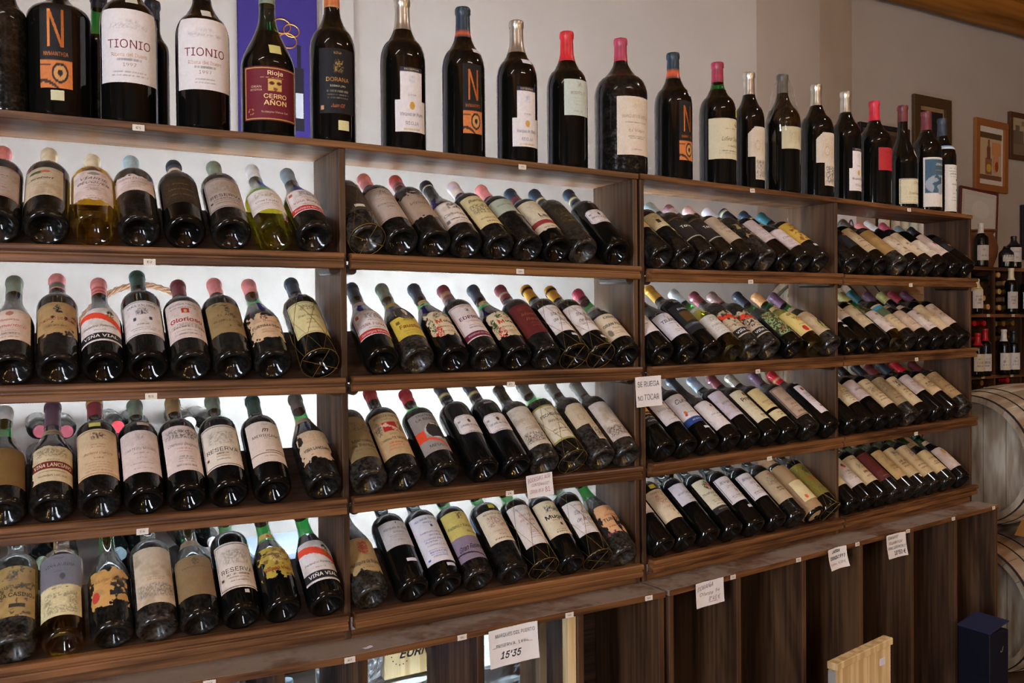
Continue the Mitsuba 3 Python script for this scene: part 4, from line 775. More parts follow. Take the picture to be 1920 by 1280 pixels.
 ('dark bottle, green foliage label with white strip, navy capsule', 'U', 'cg', ('bk', .06), ((52, 66, 44), 42, 150, 64, [('k', (150, 170, 110), .5, 2.2, -.2, .5, 1, .6), ('k', (120, 80, 50), .6, 1.6, -.2, .5, 1, .6), ('b', 0, 1, (222, 218, 220), .35, .95), t('D', .86, .2, 10, (60, 56, 60), '', .62), ('e', .62, .74, .06, .03, BK), ('b', .12, .22, (130, 140, 160), .5, .95)], dict(a=.0)), (('st', 172, 16, 18, 9, (196, 180, 190)),)),
 ('yellow-green bottle, butter yellow label with red rose', 'U', 'yg', ('or', .05), [((222, 200, 120), 44, 150, 62, [t('Vino', .66, .8, 9, (110, 90, 50), 'b'), ('b', .5, .62, (206, 150, 70), -.2, .4), ('g', -.3, .86, .2, .06, (110, 96, 50)), ('g', .3, .82, .2, .06, (110, 96, 50)), ('e', -.2, .16, .22, .12, (196, 40, 40)), l(.36, c=BR)], dict(a=.1)), tan_neck((190, 160, 100), 184, 202)]),
 ('dusty bottle, faded picture label, purple capsule, by divider', 'U', 'tg', ('pu', .06), [((196, 172, 138), 46, 150, 64, [('s', -.3, .5, .6, .92, (170, 110, 90), .8), ('e', -.1, .3, .3, .24, (170, 160, 90)), ('k', (60, 66, 64), .5, 1, .4, .3, .6, .3)], dict(a=.4)), tan_neck((160, 136, 110), 180, 198)]),
],
(2, 3): [
 ('bottle with orange flame label and black foot, behind the sign', 'B', 'c', ('bk', .05), ((30, 26, 26), 74, 182, 64, [('b', .46, 1, (214, 96, 36)), ('k', (240, 190, 60), .52, .7, 0, .75, 1, .3), t('SIERRA', .37, .7, 6, (214, 204, 190), 'b'), t('CANTABRIA', .25, 1.0, 6, (214, 204, 190)), t('CUVEE', .13, .7, 6, (214, 204, 190))], dict(a=.0))),
 ('bottle, white label with red square, next to the flame label', 'B', 'c', ('sv', .05), ((216, 208, 204), 74, 176, 62, [('b', .74, .86, (130, 50, 44), -.05, .13), t('LUIS CAÑAS', .52, 1.5, 7.5, (84, 70, 64)), t('CRIANZA', .40, .6, 3, GY), ('b', .2, .29, (120, 60, 50), .1, .26), l(.12, c=GY)], dict(a=.04)), ),
 ('white label with blue foot and looped black script', 'B', 'c', ('sv', .05), ((222, 214, 214), 66, 182, 62, [t('Cune', .76, 1.1, 15, (60, 44, 40), 'i'), t('RIOJA', .60, .5, 3, GY), ('b', .33, .42, (206, 120, 60), -.55, -.38), ('b', .28, .33, (190, 50, 60), -.6, -.4), l(.36, c=GY), ('b', 0, .2, (44, 66, 130)), t('RESERVA', .10, .8, 5, (200, 206, 226))], dict(a=.04)), (('st', 42, 10, 22, 9, (226, 226, 232)),)),
 ('sloping bottle, large plain white label, black neck', 'U', 'c', ('bk', .05), ((226, 218, 214), 42, 148, 66, [('b', .72, .80, (130, 70, 40), -.06, .12), t('PAISAJES', .46, 1.0, 5, (120, 110, 110)), l(.36, c=GY)], dict(a=.04)), (('st', 176, 10, 20, 8, (206, 180, 170)),)),
 ('lilac white label, blue-grey capsule', 'B', 'c', ('gb', .056, ((.0, .056, (140, 150, 168)),)), nm((206, 196, 206), 'BENTUS', (110, 90, 120), 8, '', 76, 182, .54, 1.2, [('s', -.6, .5, .72, .88, (170, 140, 150), .5), t('2001', .26, .35, 3.5, GY)])),
 ('cream label with red-black Gothic title, wine capsule', 'B', 'c', ('wn', .05), ((216, 206, 172), 48, 178, 62, [('b', .82, .91, (120, 30, 34), -.08, .12), t('Protos', .70, 1.25, 14, (90, 34, 34), 'b'), ('s', -.4, .45, .4, .58, (150, 140, 104), .8), t('RESERVA', .33, .7, 4.5, (120, 104, 80)), t('2000', .25, .35, 3.5, (150, 100, 70)), l(.14, .08, c=BR)], dict(a=.06))),
 ('yellowish label above a narrow second label, silver capsule', 'B', 'c', ('sv', .05), [((216, 196, 140), 92, 180, 62, [('s', -.1, .14, .72, .9, (120, 96, 60), 1), t('Marques de Tomares', .36, 1.4, 6, (130, 110, 70), 'i'), l(.18, c=BR)], dict(a=.1)), ((216, 200, 150), 48, 82, 62, [t('RESERVA', .62, 1.0, 4, (120, 100, 70)), l(.3, c=BR)], dict(a=.1))]),
 ('dusty green bottle, stained mauve beige label, purple capsule', 'B', 'd', ('pu', .055), ((182, 156, 136), 48, 180, 64, [('f', (110, 84, 70)), ('s', -.2, .7, .74, .92, (110, 90, 70), .8), t('Viña Real', .56, 1.3, 9, (110, 86, 76), 'i'), l(.4, .3, c=BR), ('s', .2, .6, .34, .42, (90, 80, 70), 1), l(.14, c=BR)], dict(a=.5)), (('st', 40, 16, 16, 12, (216, 206, 160)),)),
 ('tall narrow white label with red dot, red capsule', 'B', 'c', ('cr', .06, ((.02, .025, (206, 160, 110)),)), ((222, 212, 212), 50, 178, 34, [('e', 0, .86, .3, .06, (166, 44, 44)), t('LUIS', .70, .9, 8, (110, 90, 90)), t('CAÑAS', .60, 1.0, 7, (110, 90, 90)), l(.46, .38, c=(170, 130, 120)), ('b', .2, .24, (120, 80, 70), .0, .5)], dict(a=.04)), (('st', 192, 0, 16, 8, (160, 156, 166)),)),
],
(2, 4): [
 ('dark bottle, white label edge behind the upright, first in bay', 'B', 'c', ('bk', .05), plain(W, 96, 170, l(.5, c=GY), hw=50, phi=-20)),
 ('cream label with red-brown vineyard drawing, yellow sticker', 'B', 'c', ('dg', .05), ((220, 200, 166), 64, 172, 64, [t('REMELLURI', .90, 1.2, 5.5, (130, 110, 80)), ('s', -.6, .7, .5, .84, (150, 104, 84), .8), t('Crianza', .4, .8, 6, (190, 120, 100), 'i'), ('b', .12, .17, BK, .3, .36), ('b', .22, .29, BK, .1, .15)], dict(a=.1)), (('st', 184, -8, 20, 14, (206, 190, 60)),)),
 ('bottle, pale label with round emblem and grey capitals', 'B', 'c', ('bk', .06), ((216, 212, 220), 108, 180, 62, [('o', .3, .80, .15, .13, (150, 140, 140)), t('MONTEABELLON', .50, 1.5, 6.5, (90, 84, 90)), l(.3, .18, c=GY)], dict(a=.04))),
 ('cream label with green and red crest, black foot', 'B', 'c', ('bk', .06), ((216, 208, 180), 58, 180, 62, [('g', 0, .82, .4, .14, (50, 96, 66)), ('g', .02, .80, .2, .1, (180, 60, 50)), t('Florentino de Lecanda', .58, 1.7, 8, (60, 50, 44)), t('RIOJA', .47, .4, 4.5, BK), l(.36, .30, .24, c=GY), ('b', 0, .17, (34, 30, 30)), t('RESERVA', .085, 1.2, 5, (150, 130, 80))], dict(a=.06))),
 ('white label with black serif title, left of a like pair', 'B', 'c', ('bk', .06), ((222, 214, 214), 84, 180, 56, [t('Briego', .80, .9, 10, (50, 44, 44), 'i', -.2), l(.62, .56, c=GY), ('g', .2, .40, .14, .08, (120, 110, 110)), l(.22, .15, c=GY), ('b', .03, .98, (90, 80, 80), -.93, -.9)], dict(a=.04)), (('st', 58, 10, 18, 10, (216, 214, 216)),)),
 ('white label with black serif title, right of a like pair', 'B', 'c', ('bk', .06), ((222, 214, 214), 84, 180, 56, [t('Briego', .80, .9, 10, (50, 44, 44), 'i', -.2), l(.62, .56, c=GY), ('g', .2, .40, .14, .08, (120, 110, 110)), l(.22, .15, c=GY), ('b', .03, .98, (90, 80, 80), -.93, -.9)], dict(a=.04))),
 ('beige label with grey chateau drawing and red print', 'B', 'd', ('gg', .05), ((186, 164, 130), 58, 178, 64, [t('CRIANZA', .88, .7, 6, (190, 70, 60), 'b', .2), ('s', -.6, .8, .52, .82, (110, 100, 84), .9), l(.4, .32, c=(90, 76, 60)), ('e', .1, .86, .3, .06, (176, 150, 116))], dict(a=.3))),
 ('bottle wrapped in brown tissue paper with cream label', 'W', 't', None, ((220, 202, 150), 40, 120, 50, [t('Ruiz Jimenez', .46, 1.0, 6, (70, 60, 50)), ('e', -.5, .18, .14, .1, (210, 100, 70)), ('e', -.4, .8, .2, .1, (226, 196, 160))], dict(a=.05))),
 ('olive green label under wire netting, next to the divider', 'B', 'c', ('bg', .05), ((116, 104, 40), 50, 182, 66, [('g', 0, .78, .3, .12, (60, 50, 30)), t('CUNE', .52, 1.0, 12, (170, 60, 40), 'b'), ('o', .1, .36, .2, .07, (160, 130, 60)), t('RIOJA', .2, .6, 5, (50, 44, 30))], dict(a=.1)), (('net',),)),
],
(3, 1): [
 ('glossy grey bottle without visible label, first in bay', 'B', 'd', ('gb',), None),
 ('black bottle with orange dot on its shoulder', 'B', 'c', ('gb', .05), ((26, 24, 24), 70, 178, 60, [('e', .1, .62, .24, .06, (176, 90, 40)), l(.85, c=(150, 130, 100))], dict(a=.0))),
 ('light beige label with small brown figure, grey capsule', 'B', 'c', ('gb', .05), plain((196, 170, 130), 52, 184, ('s', -.2, .3, .74, .92, (90, 60, 40), 1.1), l(.6, .52, .4, c=BR), l(.2, c=BR))),
 ('plain brown paper label, dusty bottle', 'B', 't', ('dg', .05), plain((166, 128, 74), 52, 182, ('s', -.5, .5, .3, .8, (140, 106, 60), .4), l(.3, c=BR), a=.4)),
 ('beige and white label, pink capsule', 'B', 'c', ('pk', .06), plain((206, 186, 158), 44, 150, ('s', -.5, .5, .6, .85, (120, 100, 76), .5), ('b', .2, .32, (150, 120, 70), -.2, .5), l(.5, .1, c=BR))),
 ('cream label with two lines of script, white capsule', 'B', 'd', ('wh', .056), plain((206, 184, 150), 44, 180, ('s', -.2, .3, .6, .7, (120, 90, 60), .8), l(.5, .4, c=BR), l(.2, c=BR))),
 ('green bottle, white label below an olive shoulder', 'B', 'c', ('pk', .05, ((.0, .05, (170, 70, 90)),)), plain((210, 196, 176), 44, 140, ('s', -.2, .2, .66, .88, (90, 84, 60), 1.0), l(.4, .3, c=BR))),
 ('pinkish white label with red and black mark, grey capsule', 'B', 'c', ('gb', .055), plain((204, 182, 168), 62, 186, l(.85, .78, c=BR), ('b', .5, .56, (60, 50, 60), -.3, .3), ('b', .42, .5, (176, 60, 56), -.3, .3))),
 ('black bottle with orange seal, last in the row', 'B', 'c', ('bk', .06), ((28, 24, 24), 90, 176, 50, [('e', 0, .3, .3, .08, (180, 96, 40)), l(.7, c=(150, 140, 120))], dict(a=.0)), (('st', 40, 14, 18, 14, (200, 196, 170)),)),
],
(3, 2): [
 ('dark bottle with white label corner and price sticker, first', 'B', 'c', ('bk', .05), plain(W, 84, 150, l(.5, c=GY), hw=50, phi=-24), (('st', 62, 0, 24, 10, (200, 196, 190)),)),
 ('white label above a long dark brown foot', 'B', 'c', ('yl', .05), plain((214, 198, 182), 112, 180, l(.5, .3, c=BR))),
 ('cream label with round brown seal, yellow sticker', 'B', 'c', ('yl', .05), plain((206, 184, 146), 72, 178, ('e', .1, .84, .1, .06, (90, 70, 50)), t('Viejo', .5, 1.0, 9, (130, 110, 80), 'i'), l(.3, c=BR)), (('st', 186, 6, 16, 10, (206, 176, 70)),)),
 ('white label with vine sketch, olive shoulder, left of two', 'U', 'yg', ('yl', .05), plain((212, 196, 184), 42, 150, t('de Cal', .78, .8, 8, (60, 54, 54), 'b'), ('s', -.3, .5, .3, .62, (90, 84, 90), .8), l(.12, c=GY)), (('st', 164, 10, 16, 9, (206, 170, 60)),)),
 ('blue landscape picture over cream label, teal capsule', 'B', 'd', ('tl', .06), ((204, 180, 140), 44, 184, 62, [('b', .56, .96, (90, 110, 80)), ('b', .84, .96, (70, 150, 180)), ('s', 0, .9, .58, .84, (190, 176, 150), .9), l(.4, .3, .2, c=BR)], dict(a=.1))),
 ('peach label with faint diagonal stain, purple capsule', 'U', 'c', ('pu', .056), [plain((204, 176, 150), 42, 148, ('e', .3, .5, .3, .1, (190, 150, 106)), l(.6, .25, c=BR)), tan_neck((176, 150, 126), 184, 204)]),
 ('white label with vine sketch, right of two', 'U', 'c', ('yl', .05), [plain((212, 196, 184), 42, 150, t('de Cal', .78, .8, 8, (60, 54, 54), 'b'), ('s', -.3, .5, .3, .62, (90, 84, 90), .8), l(.12, c=GY)), tan_neck((200, 176, 156), 184, 204)]),
 ('beige label with small brown figure, dark red capsule', 'B', 'c', ('mr', .056), plain((206, 182, 142), 42, 180, ('s', -.1, .5, .76, .92, (70, 50, 40), 1.1), l(.5, .4, c=(190, 140, 100)))),
 ('pinkish cream label with brown house drawing, last', 'B', 'c', ('pu', .056), plain((204, 180, 158), 66, 186, ('s', -.5, .1, .66, .88, (110, 80, 44), 1.2), l(.5, .4, c=BR))),
],
(3, 3): [
 ('dark bottle with yellow sticker, first in bay', 'B', 'c', ('cr', .05), plain(C, 150, 178, l(.5, c=BR)), (('st', 110, 6, 22, 18, (206, 190, 96)),)),
 ('cream label full of printed lines, second in bay', 'B', 'c', ('cr', .05), plain((208, 192, 152), 76, 182, l(.9, .84, .76, .7, .6, .5, .4, .3, .2, c=(110, 96, 70)), l(.1, c=BR))),
 ('white label with one line of print, dark foot', 'B', 'c', ('bk', .05), plain((210, 190, 184), 96, 182, l(.5, .45, c=GY))),
 ('cream label with a castle drawing below the title', 'B', 'c', ('bk', .05), plain((208, 184, 142), 50, 180, l(.84, c=BR), ('s', -.6, .6, .5, .72, (90, 80, 66), .9), l(.4, .3, .2, c=BR))),
 ('brown stained label, dusty shoulder', 'B', 't', ('bk', .06), plain((158, 134, 98), 50, 184, ('s', -.7, .7, .45, .9, (96, 80, 60), .8), l(.3, .2, c=BR), a=.5)),
 ('cream label with dark castle drawing in the upper half', 'B', 'c', ('wn', .056), plain((206, 182, 142), 40, 180, ('s', -.5, .7, .64, .88, (60, 50, 60), 1.2), t('Moulin', .5, .7, 6, (90, 70, 60)), l(.4, .3, c=BR), ('b', .14, .16, (130, 120, 90)))),
 ('clean pinkish white label, long dark foot, blue-black capsule', 'B', 'c', ('nv', .06), plain((206, 186, 178), 96, 184, t('Latour', .56, .9, 4, (130, 110, 100)), l(.3, c=GY))),
 ('peach label with small brown seal, dark red capsule', 'B', 'c', ('cr', .06), plain((208, 178, 134), 84, 184, ('e', -.1, .74, .1, .05, (150, 100, 60)), l(.5, .4, .3, c=BR))),
 ('brown stained tan label, last in the row', 'B', 't', ('wn', .06), plain((172, 140, 96), 52, 186, ('s', -.8, .8, .6, .9, (110, 92, 66), .8), l(.4, .3, .2, c=BR), a=.5), (('st', 196, 0, 18, 9, (110, 106, 116)),)),
],
(3, 4): [
 ('dark bottle, cream label corner, first in bay', 'B', 'c', ('bk', .05), plain((208, 188, 142), 70, 150, l(.4, c=BR), hw=54, phi=-20)),
 ('white label with small blue and red arms', 'B', 'cg', ('bk', .05), plain((212, 196, 184), 60, 178, ('e', -.1, .72, .14, .06, (60, 60, 120)), ('e', 0, .68, .18, .05, (190, 70, 60)), l(.5, .4, .25, c=GY)), (('st', 186, 0, 16, 12, (206, 190, 60)),)),
 ('cream label with towers drawing and grey title', 'B', 'cg', ('wn', .05), plain((208, 184, 142), 60, 180, t('Domaine', .88, .8, 5, BR), ('s', -.4, .5, .5, .74, (100, 90, 70), 1), l(.36, .2, c=BR))),
 ('dark wine-red label, third from the far left', 'B', 'dg', ('wn', .05), plain((92, 36, 34), 60, 182, ('s', -.5, .5, .2, .8, (130, 60, 40), .4), l(.1, c=(150, 100, 70)), a=.2)),
 ('tan label with grey cellar drawing', 'B', 'dg', ('wn', .05), plain((190, 156, 104), 52, 182, ('s', -.6, .6, .56, .8, (110, 100, 76), .9), l(.4, .3, c=BR), a=.4)),
 ('beige label with dark building drawing at top', 'B', 'dg', ('wn', .05), plain((194, 166, 122), 52, 184, ('s', -.5, .6, .70, .90, (70, 66, 76), 1), l(.5, .4, .3, c=BR), a=.3), (('st', 40, 0, 12, 12, (206, 196, 170)),)),
 ('beige label with large grey emblem', 'B', 'dg', ('bk', .05), plain((198, 170, 126), 44, 184, ('s', -.4, .6, .6, .92, (90, 84, 84), .9), t('Chateau', .46, .8, 6, (130, 70, 60)), l(.3, .2, c=BR), a=.2)),
 ('cream label with a script line, tan neck band', 'U', 'dg', ('bk', .05), [plain((206, 180, 132), 46, 148, t('Clarete', .6, 1.0, 7, BR, 'i'), l(.4, .3, c=BR)), tan_neck((150, 124, 90), 182, 206)]),
 ('pinkish white label with round gold seal, last', 'U', 'cg', ('gn', .05), [plain((206, 184, 172), 46, 150, ('e', -.1, .76, .22, .12, (190, 150, 80)), l(.45, c=GY)), tan_neck((176, 150, 116), 184, 204)]),
],
}
CU = (206, 120, 60)
def N_label(**o):
    return [((22, 18, 18), 58, 226, 29, [t('N', .70, 1.0, 74, CU, 'G'), t('NVMANTHIA', .40, 1.5, 8, CU, 'G'), ('b', 0, .33, (206, 120, 62)), ('e', .25, .18, .50, .12, (44, 32, 28)), ('e', .25, .18, .38, .09, (206, 150, 90)), ('e', .25, .18, .15, .04, (44, 32, 28)), ('b', .26, .275, (60, 40, 32), -1, -.3), ('d', .02, .02, (60, 40, 30))], dict(a=.05, **o))]
def tionio():
    return [(W, 85, 235, 66, [('s', -.3, .3, .80, .86, (150, 140, 140), .8), ('s', -.6, .6, .72, .80, (150, 140, 140), .8), ('b', .865, .873, (150, 140, 140), -.35, .4), t('TIONIO', .52, 1.35, 17, (120, 56, 60)), t('Ribera del Duero', .375, 1.1, 8, (200, 160, 120), 'G'), t('1997', .24, .4, 7, (150, 130, 120)), l(.14, .10, c=GY), l(.31, c=GY)], dict(a=.0))]
def vitoria(z0, z1, z2):
    m = (z1 - z0) / (z2 - z0)
    return [(W, z0, z2, 44, [('m', m, .72), ('b', m + .86 * (1 - m), 1, (40, 36, 56)), t('RESERVA', m + .93 * (1 - m), .9, 5, (206, 190, 140)), ('s', -.2, .2, m + .5 * (1 - m), m + .74 * (1 - m), (150, 170, 200), .9), t('1998', m + .06, .5, 4, (130, 120, 120)), ('e', 0, m * .80, .16, m * .12, (206, 160, 70)), t('Marqués de Vitoria', m * .54, 1.4, 8, (80, 70, 100)), t('RIOJA', m * .26, .8, 8, (110, 100, 110)), l(m * .08, c=(190, 160, 90))], dict(a=.0))]
TOP = [
 ('dark magnum cut by the left edge of the photo, grey shoulder', 'B', 'd', ('bk', .06), None),
 ('black magnum with large copper N, at far left', 'B', 'c', ('bk', .06), N_label(phi=-4), (('st', 44, -2, 24, 20, (206, 200, 160)),)),
 ('brownish bottle standing behind, between the N magnum and white label', 'B', 'dg', ('bk', .03), None),
 ('magnum with tall white label, left of two alike', 'B', 'c', ('bk', .06), tionio(), (('st', 258, 8, 24, 16, (206, 206, 190)),)),
 ('dark bottle standing behind the first white labelled magnum', 'B', 'c', ('bk', .04), None),
 ('magnum with tall white label, right of two alike', 'B', 'c', ('bk', .06), tionio(), (('st', 250, 8, 20, 16, (206, 206, 190)),)),
 ('sloping bottle with wine-red label and golden mask', 'U', 'cg', ('gg', .06), [((110, 26, 40), 34, 150, 66, [('f', (206, 170, 90)), t('Rioja', .88, .5, 9, (226, 206, 160), 'b', .1), l(.79, c=(206, 180, 120)), ('b', .54, .77, (206, 170, 90), -.12, .32), ('e', -.01, .69, .09, .03, (90, 30, 36)), ('e', .22, .69, .09, .03, (90, 30, 36)), ('e', .1, .58, .08, .03, (140, 70, 50)), t('CERRO', .45, .75, 9, (226, 196, 130), 'b', .1), t('AÑON', .33, .75, 10, (226, 196, 130), 'b', .1), t('GRAN', .62, .35, 5, (206, 180, 150), '', -.52), t('RESERVA', .56, .4, 4, (206, 180, 150), '', -.52), t('Bodegas Olarra S.A.', .16, .9, 4, (206, 180, 150), '', .1), ('o', -.7, .16, .1, .06, (206, 170, 90))], dict(a=.0))], (('st', 190, 10, 26, 20, (206, 196, 120)),)),
 ('magnum with black and gold label, orange capsule', 'B', 'c', ('or', .05, ((.0, .05, (196, 106, 50)),)), [((22, 20, 24), 66, 210, 48, [t('RIOJA', .93, .4, 5, (200, 170, 100), 'G'), ('s', -.25, .35, .62, .84, (200, 160, 80), 1.1), t('DORANA', .52, 1.2, 9, (214, 150, 80), 'G'), t('RESERVA 1996', .42, .8, 4, (200, 190, 170)), l(.34, .29, .24, c=(150, 140, 120)), t('Juan Gil', .12, .7, 8, (206, 120, 60), 'iG'), ('b', .06, .12, (206, 150, 110), -.9, -.74)], dict(a=.0))], (('st', 40, 14, 26, 22, (216, 210, 150)),)),
 ('magnum with silver capsule and white crested label, nearer of three', 'B', 'cg', ('sv', .075), vitoria(44, 120, 194)),
 ('magnum with copper N, orange band on black capsule, second', 'B', 'c', ('db', .075, ((.0, .018, (196, 90, 46)),)), N_label(), (('st', 262, 22, 26, 10, (206, 206, 214)),)),
 ('magnum with silver capsule, white crested label and shoulder tag', 'B', 'cg', ('sv', .082), vitoria(42, 114, 192), (('st', 258, 8, 30, 12, (206, 206, 214)),)),
 ('magnum with bright red capsule and pale green label', 'B', 'cgh', ('rd', .078, ((.0, .078, (206, 40, 46)),)), [((196, 204, 190), 138, 232, 42, [('s', -.1, .3, .78, .94, (150, 140, 110), .9), t('MONTECILLO', .62, 1.1, 8, (140, 120, 80)), l(.48, .40, .30, c=(170, 160, 140)), l(.12, c=(170, 160, 140))], dict(a=.0))]),
 ('large wide magnum with pink wax top and cream label', 'B', 'd', ('rd', .062, ((.0, .062, (170, 60, 84)),)), [((222, 206, 184), 50, 206, 46, [('s', -.2, .3, .82, .95, (196, 160, 100), .8), t('MARQUES DE RISCAL', .66, 1.5, 8, (170, 140, 110)), t('El Viejo', .42, .9, 8, (170, 140, 120), 'i'), l(.55, .32, .28, c=GY), l(.1, c=GY)], dict(a=.06))]),
 ('slim magnum with copper N, beyond the wide pink-topped one', 'B', 'c', ('db', .075, ((.0, .02, (196, 84, 46)),)), N_label(), (('st', 250, 26, 24, 14, (196, 190, 200)),)),
 ('magnum with dark pink capsule and wide cream label', 'B', 'cgh', ('mr', .06, ((.0, .06, (150, 46, 66)),)), [((216, 204, 168), 80, 200, 78, [('g', .3, .86, .12, .08, (150, 100, 60)), l(.74, c=GY), t('Lafleur Gazin', .50, .9, 12, (110, 96, 70), 'i'), t('POMEROL', .32, .6, 5, (110, 96, 70), '', .1), l(.2, .14, c=GY)], dict(a=.04))], (('st', 218, 30, 16, 22, (206, 200, 60)),)),
 ('silver topped magnum with white arms label, touching the previous one', 'B', 'c', ('sv', .07), [((214, 200, 180), 43, 208, 56, [('c', .02), ('n', .42, -.5, 1.1), ('s', -.45, .95, .03, .38, (70, 66, 66), 1), ('s', -.7, .7, .5, .95, (190, 160, 120), .5), ('o', -.3, .65, .2, .09, (190, 160, 110))], dict(a=.05))]),
 ('magnum wrapped in clear plastic film, crumpled at the top', 'B', 'c', ('dg', .06), [((206, 196, 160), 143, 213, 56, [('s', -.6, .6, .2, .8, (170, 160, 130), .5)], dict(a=.05))]),
 ('silver topped magnum with white arms label, beyond the film-wrapped one', 'B', 'c', ('sv', .07), [((214, 200, 180), 41, 215, 56, [('c', .02), ('n', .42, -.5, 1.1), ('s', -.45, .95, .03, .38, (70, 66, 66), 1), ('s', -.7, .7, .5, .95, (190, 160, 120), .5), ('o', -.3, .65, .2, .09, (190, 160, 110))], dict(a=.05))]),
 ('silver topped magnum with gold-edged white label, yellow sticker', 'B', 'cg', ('sv', .072), vitoria(43, 120, 190), (('st', 208, 40, 14, 18, (206, 200, 130)),)),
 ('magnum with red capsule and plain red label', 'B', 'c', ('cr', .07, ((.0, .07, (200, 40, 60)),)), [((176, 40, 46), 123, 203, 45, [t('CLOS DE', .8, .9, 5, (120, 30, 36)), ('o', .8, .1, .16, .16, (220, 200, 200))], dict(a=.0))]),
 ('sloping bottle with low cream label and round neck medallion', 'U', 'c', ('wn', .06), [((216, 206, 170), 20, 112, 74, [('f', (110, 100, 70)), t('Chateau', .84, .7, 8, (110, 96, 60), 'i', .2), ('g', .45, .62, .1, .14, (110, 80, 60)), t('Corton Grancey', .42, 1.0, 9, (110, 96, 60), 'i'), l(.25, .17, c=GY)], dict(a=.04)), ((214, 210, 200), 190, 224, 26, [('c', .010), ('e', 0, .5, .6, .6, (170, 166, 156)), ('e', 0, .5, .5, .5, (206, 202, 190))], dict(a=0, phi=32))], (('st', 158, 44, 14, 22, (206, 200, 60)),)),
 ('magnum with blue poster label, third from the shelf end', 'B', 'cg', ('wn', .07), [((216, 208, 196), 20, 205, 72, [('b', .27, .96, (62, 92, 112), -.9, .9), ('k', (150, 160, 170), .42, .4, -.1, .45, .8, .2), ('b', .27, .66, (206, 160, 130), .25, .75), t('JEAN LEON', .86, .9, 9, (206, 190, 160), 'b', .1), t('CHARDONNAY', .74, .7, 4, (206, 140, 60)), t('MERLOT', .14, .5, 5, (190, 170, 150), '', .3)], dict(a=.0))]),
 ('narrow magnum with white printed label, last before the shelf end', 'B', 'c', ('nv', .07), [((216, 212, 204), 18, 200, 52, [l(.92, .86, .80, .74, c=GY), ('b', .66, .70, (60, 60, 80), .2, .5), l(.58, c=GY), ('b', .44, .48, (60, 60, 80), .2, .5), l(.38, .30, .24, c=GY), ('b', .06, .1, (206, 150, 120), .2, .8)], dict(a=.0)), ((200, 206, 210), 262, 276, 66, [('b', .6, 1, (110, 150, 200))])]),
]

